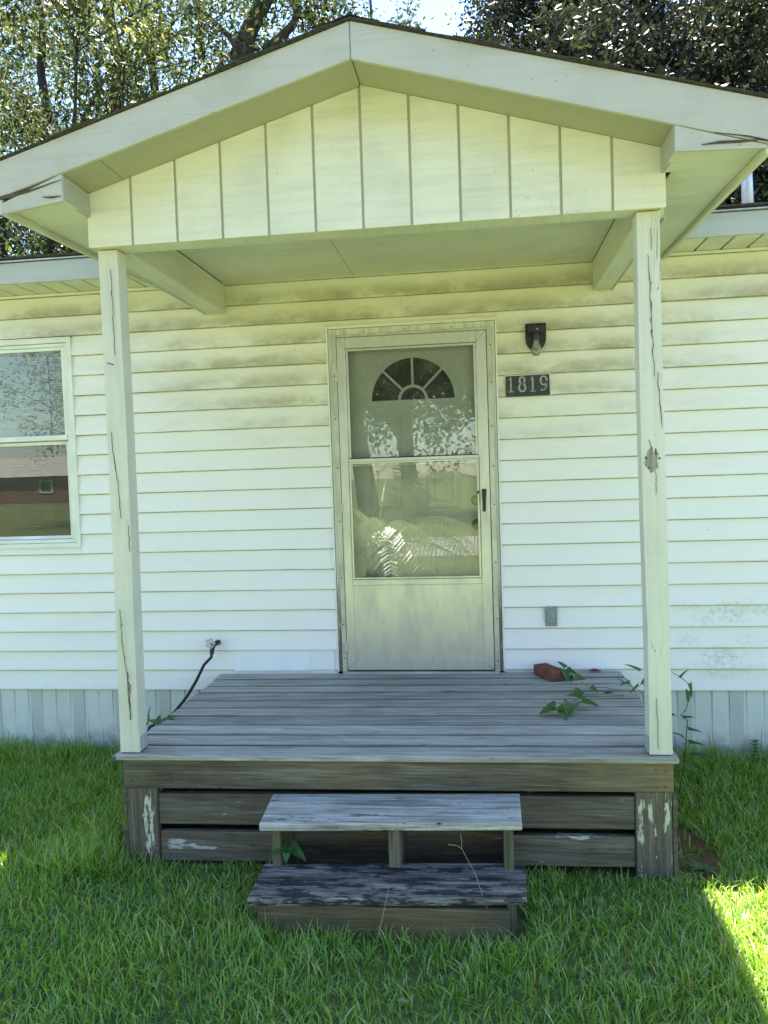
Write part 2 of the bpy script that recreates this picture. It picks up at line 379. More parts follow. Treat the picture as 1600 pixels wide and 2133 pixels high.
M['leaf_y'] = m_leaf('yellow_green_leaf', (0.10, 0.13, 0.02), (0.17, 0.20, 0.028), (0.27, 0.27, 0.04), 0.55)
M['leaf_d'] = m_leaf('dark_evergreen_leaf', (0.013, 0.018, 0.010), (0.027, 0.035, 0.016), (0.060, 0.075, 0.030), 0.25, 0.5, True, 0.22)
M['palm'] = m_leaf('palm_leaf', (0.13, 0.17, 0.06), (0.24, 0.28, 0.11), (0.38, 0.40, 0.20), 0.3, 0.25, False)
M['road'] = m_plain('pale_concrete', (0.36, 0.34, 0.31), 0.9, 0, 0.2, 2)
M['white'] = m_plain('white_paint', (0.72, 0.72, 0.70), 0.5)

# ------------------------------------------------------------------ mesh helpers
def link(o, parent=None):
    COL.objects.link(o)
    if parent is not None: o.parent = parent
    return o
def tag(o, label=None, cat=None, group=None, kind=None):
    if label: o['label'] = label
    if cat: o['category'] = cat
    if group: o['group'] = group
    if kind: o['kind'] = kind
    return o
def empty(name, loc=(0, 0, 0)):
    o = bpy.data.objects.new(name, None); o.empty_display_size = 0.1; o['base'] = list(loc)
    return link(o)
class MB:
    def __init__(s): s.v = []; s.f = []
    def add(s, vs, fs):
        k = len(s.v); s.v += [tuple(map(float, q)) for q in vs]; s.f += [tuple(i+k for i in q) for q in fs]; return s
    def box(s, x0, x1, y0, y1, z0, z1):
        return s.hexa([(x0, y0, z0), (x1, y0, z0), (x1, y1, z0), (x0, y1, z0), (x0, y0, z1), (x1, y0, z1), (x1, y1, z1), (x0, y1, z1)])
    def hexa(s, c):
        return s.add(c, [(3, 2, 1, 0), (4, 5, 6, 7), (0, 1, 5, 4), (1, 2, 6, 5), (2, 3, 7, 6), (3, 0, 4, 7)])
    def prism(s, poly, y0, y1):
        """polygon in (x,z), counter-clockwise seen from the front (-y)"""
        n = len(poly)
        vs = [(x, y0, z) for x, z in poly]+[(x, y1, z) for x, z in poly]
        fs = [tuple(range(n)), tuple(range(2*n-1, n-1, -1))]
        fs += [(i, i+n, (i+1) % n+n, (i+1) % n) for i in range(n)]
        return s.add(vs, fs)
    def tube(s, pts, rad, n=8, cap=True):
        pts = [Vector(p) for p in pts]; k0 = len(s.v)
        if not hasattr(rad, '__len__'): rad = [rad]*len(pts)
        u = None
        for i, p in enumerate(pts):
            d = (pts[min(i+1, len(pts)-1)]-pts[max(i-1, 0)]).normalized()
            if u is None: u = d.orthogonal().normalized()
            u = (u-d*u.dot(d)).normalized(); w_ = d.cross(u)
            for j in range(n):
                a = 2*math.pi*j/n
                q = p+(u*math.cos(a)+w_*math.sin(a))*rad[i]; s.v.append(tuple(q))
        for i in range(len(pts)-1):
            for j in range(n):
                a, b_ = k0+i*n+j, k0+i*n+(j+1) % n
                s.f.append((a, b_, b_+n, a+n))
        if cap:
            s.f.append(tuple(k0+j for j in range(n-1, -1, -1))); e = k0+(len(pts)-1)*n
            s.f.append(tuple(e+j for j in range(n)))
        return s
    def lathe(s, prof, c, axis='z', n=20):
        """profile (r, h) turned about an axis through c"""
        k0 = len(s.v)
        for r, h in prof:
            for j in range(n):
                a = 2*math.pi*j/n; p, q = r*math.cos(a), r*math.sin(a)
                s.v.append({'z': (c[0]+p, c[1]+q, c[2]+h), 'y': (c[0]+p, c[1]-h, c[2]+q), 'x': (c[0]+h, c[1]+p, c[2]+q)}[axis])
        for i in range(len(prof)-1):
            for j in range(n):
                a, b_ = k0+i*n+j, k0+i*n+(j+1) % n
                s.f.append((a, b_, b_+n, a+n))
        return s
    def mesh(s, name):
        me = bpy.data.meshes.new(name); me.from_pydata(s.v, [], s.f); me.update(); return me
    def build(s, name, m, parent=None, bevel=0.0, smooth=False, seg=1):
        me = s.mesh(name); me.materials.append(M[m] if isinstance(m, str) else m)
        bm = bmesh.new(); bm.from_mesh(me)
        if bevel:
            bmesh.ops.bevel(bm, geom=bm.edges[:], offset=bevel, segments=seg, affect='EDGES', profile=0.5, clamp_overlap=True)
        bmesh.ops.recalc_face_normals(bm, faces=bm.faces[:])
        bm.to_mesh(me); bm.free()
        if smooth:
            for p in me.polygons: p.use_smooth = True
        return link(bpy.data.objects.new(name, me), parent)
def ribbon(pts, wid, y):
    """flat sliver in an x-z plane at depth y; returns MB"""
    mb = MB(); L = []; R_ = []
    n = len(pts)
    for i, (x, z) in enumerate(pts):
        a = pts[max(i-1, 0)]; b = pts[min(i+1, n-1)]
        dx, dz = b[0]-a[0], b[1]-a[1]; q = math.hypot(dx, dz) or 1
        h = wid[i]/2; L.append((x-dz/q*h, z+dx/q*h)); R_.append((x+dz/q*h, z-dx/q*h))
    vs = []
    for l_, r_ in zip(L, R_): vs += [(l_[0], y, l_[1]), (r_[0], y, r_[1])]
    k = len(vs); vs += [(a, b+0.003, c) for a, b, c in vs]
    fs = [(2*i, 2*i+1, 2*i+3, 2*i+2) for i in range(n-1)]
    fs += [(2*i, 2*i+2, 2*i+2+k, 2*i+k) for i in range(n-1)]+[(2*i+1, 2*i+1+k, 2*i+3+k, 2*i+3) for i in range(n-1)]
    return mb.add(vs, fs)
def plank(name, FL, FR, BR, BL, t, m, parent, bevel=0.003):
    """board whose top has the four given corners"""
    c = [(*q[:2], q[2]-t) for q in (FL, FR, BR, BL)]+[tuple(q) for q in (FL, FR, BR, BL)]
    return MB().hexa(c).build(name, m, parent, bevel)
def fastmesh(name, V, F4, m, parent=None, tint=None, tri=None):
    """V (n,3); F4 (k,4) quads and/or tri (k,3)"""
    me = bpy.data.meshes.new(name); nq = 0 if F4 is None else len(F4); ntv = 0 if tri is None else len(tri)
    me.vertices.add(len(V)); me.vertices.foreach_set('co', np.asarray(V, np.float32).ravel())
    loops = []
    if nq: loops.append(np.asarray(F4).ravel())
    if ntv: loops.append(np.asarray(tri).ravel())
    loops = np.concatenate(loops).astype(np.int32)
    me.loops.add(len(loops)); me.loops.foreach_set('vertex_index', loops)
    me.polygons.add(nq+ntv)
    st = np.concatenate([np.arange(nq)*4, nq*4+np.arange(ntv)*3]).astype(np.int32)
    me.polygons.foreach_set('loop_start', st)
    me.polygons.foreach_set('loop_total', np.concatenate([np.full(nq, 4), np.full(ntv, 3)]).astype(np.int32))
    me.polygons.foreach_set('use_smooth', np.ones(nq+ntv, bool))
    me.update(calc_edges=True)
    if tint is not None:
        a = me.attributes.new('tint', 'FLOAT', 'POINT'); a.data.foreach_set('value', np.asarray(tint, np.float32))
    me.materials.append(M[m])
    return link(bpy.data.objects.new(name, me), parent)

# ------------------------------------------------------------------ ground
g = MB(); N = 40; S = 300.0
g.add([(-S, -S, 0), (S, -S, 0), (S, S, 0), (-S, S, 0)], [(0, 1, 2, 3)])
tag(g.build('ground', 'ground'), kind='structure')
rd = MB().add([(-80, -16.5, 0.006), (80, -16.5, 0.006), (80, -11.6, 0.006), (-80, -11.6, 0.006)], [(0, 1, 2, 3)])
tag(rd.build('road', 'road'), kind='structure')

# ================================================================== THE HOUSE
LAP = 0.127
def lapz(k): return 2.5746-LAP*k
XL, XR = -6.2, 7.4
WX0, WX1, WZ0, WZ1 = -3.30, -2.236, 1.346, 2.688       # window opening (outside of its trim)
DX0, DX1, DZ1 = -0.583, 0.449, 2.657                   # door trim outside
house = tag(empty('mobile_home'), 'long low home in white vinyl lap siding behind the wooden porch', 'house')
# core walls behind the siding
core = MB()
core.box(XL+.02, WX0+.03, 0.03, 0.10, 0.3, 2.97); core.box(WX1-.03, DX0+.03, 0.03, 0.10, 0.3, 2.97)
core.box(DX1-.03, XR-.02, 0.03, 0.10, 0.3, 2.97); core.box(WX0+.03, WX1-.03, 0.03, 0.10, 0.3, WZ0+.03)
core.box(WX0+.03, WX1-.03, 0.03, 0.10, WZ1-.03, 2.97); core.box(DX0+.03, DX1-.03, 0.03, 0.10, DZ1-.03, 2.97)
core.box(DX0+.03, DX1-.03, 0.03, 0.10, 0.3, 0.5)
core.build('wall_core', 'dark', house)
MB().box(XL+.02, XR-.02, 4.2, 4.28, 0, 2.97).build('rear_wall', 'siding', house)
MB().box(XL, XL+.018, 0.02, 4.28, 0, 2.97).build('end_wall', 'siding', house)
MB().box(XR-.018, XR, 0.02, 4.28, 0, 2.97).build('end_wall', 'siding', house)
MB().box(XL+.03, XR-.03, 0.11, 4.19, 0.34, 0.40).build('floor_slab', 'dark', house)
MB().box(XL+.03, XR-.03, 0.11, 4.19, 2.90, 2.955).build('inner_ceiling', 'dark', house)

def siding_course(x0, x1, z0, z1, seed, m='siding', dy=0.0, skew=0.0):
    """one lap: face leaning out toward its lower edge, with a rolled lip"""
    r = random.Random(seed); n = max(2, int((x1-x0)/0.35))
    mb = MB(); vs = []; prof = [(-0.002, z1+0.010), (-0.0030, z1), (-0.0100, z0+(z1-z0)*0.5), (-0.0195, z0+0.006), (-0.0185, z0), (-0.001, z0+0.003)]
    ph = r.uniform(0, 9)
    for i in range(n+1):
        x = x0+(x1-x0)*i/n; wv = 0.0014*math.sin(x*2.1+ph)+0.0008*math.sin(x*5.3+ph*2)
        sag = 0.0016*math.sin(x*1.3+ph*1.7)+skew*(x-x0)
        for j, (y, z) in enumerate(prof): vs.append((x, y-dy+(wv if 0 < j < 5 else 0), z+(sag if j >= 3 else 0)))
    k = len(prof); fs = [(i*k+j, (i+1)*k+j, (i+1)*k+j+1, i*k+j+1) for i in range(n) for j in range(k-1)]
    o = mb.add(vs, fs).build('siding_board', m, house)
    return o
seed = 0
for k in range(-2, 18):
    z0 = lapz(k); z1 = lapz(k-1) if k > -2 else 2.972
    segs = [(XL, XR)]
    cuts = []
    if z1 > WZ0+.002 and z0 < WZ1-.002: cuts.append((WX0, WX1))
    if z0 < DZ1-.002 and z1 > 0.5: cuts.append((DX0, DX1))
    out = []; a = XL
    for c0, c1 in cuts: out.append((a, c0)); a = c1
    out.append((a, XR))
    if z0 < DZ1-.002 < z1: siding_course(DX0, DX1, DZ1, z1, seed+700)
    if z0 < WZ0-.002 < z1: siding_course(WX0, WX1, z0, WZ0, seed+720)
    if z0 < WZ1-.002 < z1: siding_course(WX0, WX1, WZ1, z1, seed+740)
    for (a, b) in out:
        if b-a > 3.0 and a > -1 and k % 2 == 0 and k > 6:      # panel joints
            j = 0.98+0.05*math.sin(k*2.3)
            siding_course(a, j+0.02, z0, z1, seed, dy=0.0012); siding_course(j, b, z0, z1, seed+500)
        else: siding_course(a, b, z0, z1, seed)
        seed += 1
# upper boards split above the door (butt joint) and the newer patch board left of the door
MB().box(-0.120, -0.1175, -0.0165, -0.006, lapz(-1)+.003, lapz(-2)-.004).build('siding_joint', 'vinyl', house)
siding_course(-1.245, -0.755, lapz(16)-.004, lapz(15)+.002, 901, 'patch', 0.007, 0.006)
siding_course(-0.760, -0.605, lapz(16)+.000, lapz(15)+.002, 902, 'patch', 0.0055, 0.0)
siding_course(-0.79, -0.605, lapz(10)-.001, lapz(9)+.001, 903, 'siding', 0.002); siding_course(-0.79, -0.605, lapz(11)-.001, lapz(10)+.001, 904, 'siding', 0.002)
MB().box(-1.06, -0.60, -0.012, 0.0, 0.505, 0.5405).build('starter_strip', 'vinyl', house)

# skirting: vertical ribbed panels, every fourth one perforated
x = XL; i = 0
rs = random.Random(5)
while x < XR:
    wd = 0.098
    for (a, b, y0) in ((x, x+0.016, -0.001),):
        MB().box(a, b, 0.004, 0.03, 0.0, 0.45).build('skirting_rib', 'skirting', house)
    mb = MB(); yb = 0.012+rs.uniform(-.002, .002)
    lean = rs.uniform(-.003, .003)
    mb.hexa([(x+0.016, -0.004+yb+lean, 0.0), (x+wd, -0.004+yb+lean, 0.0), (x+wd, 0.02+yb, 0.0), (x+0.016, 0.02+yb, 0.0),
             (x+0.016, -0.004+yb-0.012, 0.45), (x+wd, -0.004+yb-0.012, 0.45), (x+wd, 0.02+yb, 0.45), (x+0.016, 0.02+yb, 0.45)])
    mb.build('skirting_panel', 'perf' if i % 3 == 0 else 'skirting', house, 0.002)
    x += wd; i += 1

# eave: soffit panels, fascia, drip edge, roof
for (a, b) in ((XL-.3, -1.60), (1.44, XR+.3)):
    x = a
    while x < b:
        xe = min(x+0.145, b)
        MB().box(x+0.006, xe-0.006, -0.292, -0.016, 2.972, 2.985).build('soffit_panel', 'soffit_vinyl', house, 0.003)
        x += 0.145
MB().box(XL-.3, -1.60, -0.29, -0.0, 2.990, 3.0).build('soffit_backing', 'soffit_vinyl', house)
MB().box(1.44, XR+.3, -0.29, -0.0, 2.990, 3.0).build('soffit_backing', 'soffit_vinyl', house)
MB().box(XL-.3, XR+.3, -0.024, -0.010, 2.955, 2.9705).build('frieze_trim', 'vinyl', house, 0.002)
for (a, b) in ((XL-.32, -1.55), (1.40, XR+.32)):
    MB().box(a, b, -0.312, -0.293, 2.968, 3.092).build('eave_fascia', 'metal_fascia', house, 0.003)
    MB().box(a, b, -0.326, -0.300, 3.094, 3.103).build('drip_edge', 'steel', house, 0.001)
RZ = lambda y: 3.106+(y+0.33)*0.24 if y <= 2.14 else 3.106+(2.14+0.33)*0.24-(y-2.14)*0.24
rf = MB()
rf.hexa([(XL-.33, -0.325, 3.104), (XR+.33, -0.325, 3.104), (XR+.33, 2.14, RZ(2.14)-.002), (XL-.33, 2.14, RZ(2.14)-.002),
         (XL-.33, -0.325, 3.112), (XR+.33, -0.325, 3.112), (XR+.33, 2.14, RZ(2.14)+.006), (XL-.33, 2.14, RZ(2.14)+.006)])
rf.hexa([(XL-.33, 2.14, RZ(2.14)-.002), (XR+.33, 2.14, RZ(2.14)-.002), (XR+.33, 4.61, RZ(4.61)), (XL-.33, 4.61, RZ(4.61)),
         (XL-.33, 2.14, RZ(2.14)+.006), (XR+.33, 2.14, RZ(2.14)+.006), (XR+.33, 4.61, RZ(4.61)+.008), (XL-.33, 4.61, RZ(4.61)+.008)])
roof = rf.build('roof', 'shingle', house)
rs = random.Random(9)
for r in range(17):                                      # shingle courses as strips of tabs
    y0 = -0.342+r*0.145; mb = MB(); x = XL-.33-rs.uniform(0, .3)
    while x < XR+.33:
        xe = min(x+0.30, XR+.33); a = max(x, XL-.33)
        if xe-a > .02:
            l = rs.uniform(-.004, .006); q = 0.003+rs.uniform(0, .004)
            mb.hexa([(a, y0-l, RZ(y0)+.006), (xe-.006, y0-l, RZ(y0)+.006), (xe-.006, y0+.17, RZ(y0+.17)+.007), (a, y0+.17, RZ(y0+.17)+.007),
                     (a, y0-l, RZ(y0)+.013+q), (xe-.006, y0-l, RZ(y0)+.013+q), (xe-.006, y0+.17, RZ(y0+.17)+.011), (a, y0+.17, RZ(y0+.17)+.011)])
        x += 0.30
    mb.build('shingle_course', 'shingle', roof)
for xx in (XL, XR):                                      # gable ends
    MB().add([(xx, 0.02, 2.97), (xx, 4.28, 2.97), (xx, 2.14, RZ(2.14)-.01), (xx-.02, 0.02, 2.97), (xx-.02, 4.28, 2.97), (xx-.02, 2.14, RZ(2.14)-.01)],
             [(0, 1, 2), (5, 4, 3), (0, 3, 4, 1), (1, 4, 5, 2), (2, 5, 3, 0)]).build('gable_end', 'siding', house)

# ---------------- window
win = MB()
def frame(mb, x0, x1, z0, z1, t, y0, y1):
    mb.box(x0, x0+t, y0, y1, z0, z1); mb.box(x1-t, x1, y0, y1, z0, z1)
    mb.box(x0+t, x1-t, y0, y1, z0, z0+t); mb.box(x0+t, x1-t, y0, y1, z1-t, z1)
    return mb
def ring(x0, x1, z0, z1, t, y0, y1, name, m, parent, bevel=0.002):
    return frame(MB(), x0, x1, z0, z1, t, y0, y1).build(name, m, parent, bevel)
window = ring(WX0, WX1, WZ0, WZ1, 0.030, -0.024, 0.01, 'window', 'vinyl', house)
ring(WX0+.032, WX1-.032, WZ0+.032, WZ1-.032, 0.022, -0.016, 0.05, 'window_frame', 'vinyl', window)
zm = 2.050
ring(WX0+.055, WX1-.055, zm-.012, WZ1-.055, 0.022, -0.010, 0.018, 'upper_sash', 'vinyl', window)
ring(WX0+.055, WX1-.062, WZ0+.055, zm-.016, 0.022, 0.012, 0.034, 'lower_sash', 'vinyl', window)
MB().box(WX0+.056, WX1-.056, -0.018, -0.011, zm-.010, zm+.022).build('meeting_rail', 'vinyl', window, .002)
MB().box(WX0+.077, WX1-.077, 0.002, 0.006, zm+.011, WZ1-.077).build('pane', 'wglass', window)
lp = MB().box(WX0+.077, WX1-.084, 0.022, 0.026, WZ0+.077, zm-.038).build('pane', 'wglass', window)
MB().box(WX0+.075, WX1-.082, 0.0352, 0.0362, WZ0+.075, zm-.036).build('insect_screen', 'screen', window)
bl = MB()
z = WZ0+.06; ii = 0
while z < WZ1-.075:
    tilt = 0.0074+0.0008*math.sin(ii*1.7)
    bl.hexa([(WX0+.06, .050, z-tilt), (WX1-.06, .050, z-tilt), (WX1-.06, .057, z+tilt), (WX0+.06, .057, z+tilt),
             (WX0+.06, .050, z-tilt+.0012), (WX1-.06, .050, z-tilt+.0012), (WX1-.06, .057, z+tilt+.0012), (WX0+.06, .057, z+tilt+.0012)])
    z += 0.0165; ii += 1
tag(bl.build('blind_slats', 'blind', window), kind='stuff')
MB().tube([(WX1-.20, .044, WZ1-.1), (WX1-.198, .044, WZ0+.12)], .0028, 5).build('blind_wand', 'steel', window)
for q in (0.30, 0.70):
    MB().box(WX0+.06+q*(WX1-WX0-.12), WX0+.062+q*(WX1-WX0-.12), .056, .058, WZ0+.06, WZ1-.08).build('blind_cord', 'blind', window)
MB().box(WX0+.02, WX1-.02, .14, .16, WZ0-.1, WZ1+.1).build('window_backing', 'dark', window)

# ---------------- door frame, storm door, entry door
DB = 0.532
jt = MB()
jt.box(DX0, DX0+.010, -.022, .0, DB, DZ1); jt.box(DX1-.010, DX1, -.022, .0, DB, DZ1); jt.box(DX0+.010, DX1-.010, -.022, .0, DZ1-.010, DZ1)
jt.build('trim_channel', 'vinyl', house, .002)
jf = MB()
jf.box(DX0+.012, DX0+.062, -.018, .10, DB, DZ1-.012); jf.box(DX1-.062, DX1-.012, -.018, .10, DB, DZ1-.012)
dframe = jf.box(DX0+.062, DX1-.062, -.018, .10, DZ1-.062, DZ1-.012).build('door_frame', 'jamb', house, .003)
zb = MB()
SX0, SX1, SZ0, SZ1 = -0.516, 0.384, 0.546, 2.588
zb.box(DX0+.034, SX0-.004, -.030, -.019, DB, SZ1+.018); zb.box(SX1+.004, DX1-.030, -.030, -.019, DB, SZ1+.018)
zb.box(SX0-.004, SX1+.004, -.030, -.019, SZ1+.003, SZ1+.018)
zb.build('storm_frame', 'zbar', dframe, .0015)
for (xx, zs) in ((DX0+.045, (.62, .83, 1.12, 1.47, 1.80, 2.10, 2.36)), (DX1-.040, (.60, .86, 1.20, 1.55, 1.78, 2.02, 2.28, 2.50))):
    for zz in zs:
        MB().lathe([(0.0001, .004), (.004, .003), (.0045, 0)], (xx, -.030, zz), 'y', 8).build('screw', 'rubber', dframe)
for xx in (-.35, -.1, .18): MB().lathe([(0.0001, .004), (.004, .003), (.0045, 0)], (xx, -.018, DZ1-.035), 'y', 8).build('screw', 'rubber', dframe)
MB().box(SX0-.03, SX1+.03, -.05, .10, DB-.012, DB+.006).build('threshold', 'zbar', dframe, .002)

storm = MB()
GX0, GX1 = -0.465, 0.324
GZ = dict(top=2.520, m1=1.845, m0=1.800, b1=1.130, b0=1.072, k0=0.602)
storm.box(SX0, GX0, -.040, -.012, SZ0, SZ1); storm.box(GX1, SX1, -.040, -.012, SZ0, SZ1)
storm.box(GX0, GX1, -.040, -.012, GZ['top'], SZ1); storm.box(GX0, GX1, -.040, -.012, SZ0, GZ['k0'])
storm.box(GX0, GX1, -.040, -.012, GZ['b0'], GZ['b1']-.020)
storm_o = storm.build('storm_door', 'alum', house, .003)
storm_o['label'] = 'aluminium storm door with two glass panes and a plain kick panel'
MB().box(GX0, GX1, -.034, -.016, GZ['k0'], GZ['b0']).build('kick_panel', 'alum', storm_o)
ring(GX0+.002, GX1-.002, GZ['m0']+.004, GZ['top']-.002, 0.013, -.034, -.016, 'upper_sash', 'alum', storm_o, .001)
ring(GX0+.002, GX1-.002, GZ['b1']-.018, GZ['m0']+.030, 0.011, -.046, -.0355, 'lower_sash', 'alum', storm_o, .001)
MB().box(GX0, GX1, -.0475, -.041, GZ['m0']+.0305, GZ['m1']+.006).build('rail', 'alum', storm_o, .002)
MB().box(GX0, GX1, -.036, -.020, GZ['b1']-.0195, GZ['b1']-.0182).build('seal', 'rubber', storm_o)
MB().box(GX0+.002, GX1-.002, -.0352, -.0345, GZ['m1']+.0065, GZ['m1']+.012).build('seal', 'rubber', storm_o)
MB().box(GX0+.015, GX1-.015, -.026, -.022, GZ['m0']+.017, GZ['top']-.015).build('pane', 'glass', storm_o)
MB().box(GX0+.013, GX1-.013, -.043, -.039, GZ['b1']-.007, GZ['m0']+.019).build('pane', 'glass', storm_o)
ed = MB()                                                     # corner seams of the stiles
for (xa, za, xb, zb_) in ((SX0+.003, SZ1-.003, GX0-.001, GZ['top']+.001), (SX1-.003, SZ1-.003, GX1+.001, GZ['top']+.001), (SX0+.003, SZ0+.003, GX0-.001, GZ['k0']-.001), (SX1-.003, SZ0+.003, GX1+.001, GZ['k0']-.001)):
    ribbon([(xa, za), (xb, zb_)], [.0016, .0016], -.0405).build('mitre_seam', 'rubber', storm_o)
hd = MB().hexa([(.341, -.050, 1.508), (.357, -.050, 1.508), (.357, -.040, 1.508), (.341, -.040, 1.508), (.337, -.068, 1.645), (.365, -.068, 1.645), (.365, -.040, 1.645), (.337, -.040, 1.645)])
hd.build('handle', 'blackmetal', storm_o, .004)
MB().box(.308, .320, -.050, -.046, 1.618, 1.634).build('latch', 'rubber', storm_o, .001)
for zz in (.66, 1.52, 2.32):
    MB().box(SX0-.012, SX0+.004, -.046, -.0405, zz, zz+.065).build('hinge', 'zbar', storm_o, .002)
MB().box(SX0+.02, SX1-.01, -.038, -.014, SZ0-.010, SZ0-.0005).build('sweep', 'rubber', storm_o)

EY = 0.075
ent = MB().box(DX0+.064, DX1-.064, EY, EY+.045, DB, DZ1-.064).build('entry_door', 'doorpaint', house)
ent['label'] = 'pale panelled entry door with a half-round fan light'
def raised(x0, x1, z0, z1):
    mb = MB(); y = EY
    def rect(a, yy): return [(x0+a, yy, z0+a), (x1-a, yy, z0+a), (x1-a, yy, z1-a), (x0+a, yy, z1-a)]
    vs = rect(0, y-.0005)+rect(.006, y-.007)+rect(.014, y-.007)+rect(.022, y-.001)+rect(.040, y-.001)+rect(.054, y-.008)
    fs = []
    for r in range(5):
        for k in range(4): fs.append((r*4+k, r*4+(k+1) % 4, r*4+4+(k+1) % 4, r*4+4+k))
    fs.append((20, 21, 22, 23))
    return mb.add(vs, fs).build('door_panel', 'doorpaint', ent)
for (a, b) in ((-.352, -.146), (-.001, .208)):
    raised(a, b, 1.530, 2.068); raised(a, b, 0.70, 1.350)
FC = (-0.068, 2.205); FR_ = 0.256
fan = MB(); n = 28
def arc(r, y, a0=0, a1=math.pi): return [(FC[0]+r*math.cos(a0+(a1-a0)*i/n), y, FC[1]+r*math.sin(a0+(a1-a0)*i/n)) for i in range(n+1)]
def arcband(mb, r0, r1, y0, y1):
    k = n+1; vs = arc(r0, y0)+arc(r1, y0)+arc(r0, y1)+arc(r1, y1); fs = []
    for i in range(n): fs += [(i, i+1, k+i+1, k+i), (k+i, k+i+1, 3*k+i+1, 3*k+i), (2*k+i, 2*k+i+1, i+1, i)]
    fs += [(0, k, 3*k, 2*k), (n, 2*k+n, 3*k+n, k+n)]
    return mb.add(vs, fs)
arcband(fan, FR_, FR_+.042, EY-.016, EY+.002)
fan.box(FC[0]-FR_-.042, FC[0]+FR_+.042, EY-.016, EY+.002, FC[1]-.038, FC[1])
fl = fan.build('fan_light', 'doorpaint', ent, 0)
arcband(MB(), FR_+.012, FR_+.030, EY-.021, EY-.0165).build('fan_moulding', 'doorpaint', fl) if False else None
mt = MB(); arcband(mt, .075, .092, EY-.013, EY+.001)
for a in (45, 90, 135):
    ca, sa = math.cos(math.radians(a)), math.sin(math.radians(a)); px_, pz_ = -sa*.007, ca*.007
    p0 = (FC[0]+ca*.091, FC[1]+sa*.091); p1 = (FC[0]+ca*(FR_+.001), FC[1]+sa*(FR_+.001))
    mt.prism([(p0[0]-px_, p0[1]-pz_), (p1[0]-px_, p1[1]-pz_), (p1[0]+px_, p1[1]+pz_), (p0[0]+px_, p0[1]+pz_)][::-1], EY-.012, EY+.001)
o_ = mt.build('fan_muntin', 'doorpaint', ent)
gp = MB(); k = n+1
gp.add(arc(FR_+.002, EY-.004)+[(FC[0], EY-.004, FC[1])], [(i, i+1, k) for i in range(n)])
gp.build('fan_pane', 'fanglass', ent)
gp = MB(); gp.add(arc(FR_+.002, EY-.0015)+[(FC[0], EY-.0015, FC[1])], [(i, i+1, k) for i in range(n)])
gp.build('fan_backing', 'dark', ent)
for zz in (1.425, 1.573):
    MB().lathe([(0.001, .050 if zz < 1.5 else .022), (.020, .048 if zz < 1.5 else .021), (.026, .034 if zz < 1.5 else .016), (.014, .018 if zz < 1.5 else .014), (.030, .008), (.033, 0)], (.302, EY, zz), 'y', 20).build('knob' if zz < 1.5 else 'deadbolt', 'brass', ent, smooth=True)

# ================================================================== THE PORCH
porch = tag(empty('porch', (-0.1, -0.7, 0)), 'gable roofed wooden entry porch with weathered grey deck and two posts', 'porch')
FLc, FRc = (-1.344, 0.515), (1.118, 0.533)               # deck top: left / right (x, z)
def dz(x): return FLc[1]+(x-FLc[0])/(FRc[0]-FLc[0])*(FRc[1]-FLc[1])
YF = -1.44
nb = 10; bw = (0.0-YF-0.004)/nb
rs = random.Random(3)
for i in range(nb):
    ya = YF+bw*i; yb = ya+bw-0.009-rs.uniform(0, .006)
    xl = -1.340+rs.uniform(-.008, .004)-(0.012 if i == 0 else 0); xr = 1.136+rs.uniform(-.006, .006)-(0.012 if i == 0 else 0)
    h = [rs.uniform(-.0025, .0025) for _ in range(4)]
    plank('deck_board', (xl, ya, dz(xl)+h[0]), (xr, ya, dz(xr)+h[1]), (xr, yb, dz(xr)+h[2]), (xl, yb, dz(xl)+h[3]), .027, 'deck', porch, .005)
def fboard(name, x0, x1, zl0, zl1, zr0, zr1, y0, y1, m, bev=.003):
    return MB().hexa([(x0, y0, zl0), (x1, y0, zr0), (x1, y1, zr0), (x0, y1, zl0), (x0, y0, zl1), (x1, y0, zr1), (x1, y1, zr1), (x0, y1, zl1)]).build(name, m, porch, bev)
rim = fboard('rim_board', -1.326, 1.102, .356, .487, .379, .505, -1.425, -1.387, 'rim')
for xs in (-1.306, 1.064):
    fboard('rim_board', xs, xs+.036, .356, .486, .379, .504, -1.3865, -.02, 'joist')
for xj in (-.70, -.10, .50):
    fboard('joist', xj, xj+.038, .350, .486, .360, .496, -1.3865, -.02, 'joist')
fboard('corner_board', -1.316, -1.172, .0, .355, .0, .357, -1.422, -1.384, 'cornerwood')
fboard('corner_board', .946, 1.094, .0, .378, .0, .379, -1.422, -1.384, 'cornerwood')
fboard('skirt_board', -1.171, .945, .186, .328, .210, .352, -1.412, -1.376, 'skirtwood')
fboard('skirt_board', -1.171, .945, .012, .150, .044, .176, -1.409, -1.374, 'skirtwood')
for xs in (-1.338, 1.097):                                # side skirts
    for z0, z1 in ((.215, .36), (.02, .185)):
        MB().box(xs, xs+.020, -1.418, -.03, z0, z1).build('side_skirt_board', 'skirtwood', porch, .003)
for xs in (-1.30, 1.0):
    MB().box(xs, xs+.085, -.16, -.075, 0, .35).build('deck_leg', 'joist', porch)
    MB().box(xs, xs+.085, -1.372, -1.29, 0, .35).build('deck_leg', 'joist', porch)
for (xx, zz) in ((-1.29, .455), (-1.258, .456), (-1.256, .405), (-1.285, .395), (1.03, .475), (1.07, .470), (1.03, .400), (1.067, .404), (.20, .41)):
    MB().lathe([(0.0001, .002), (.004, .0015), (.0045, 0)], (xx, -1.4255, zz), 'y', 8).build('nail', 'crack', rim)

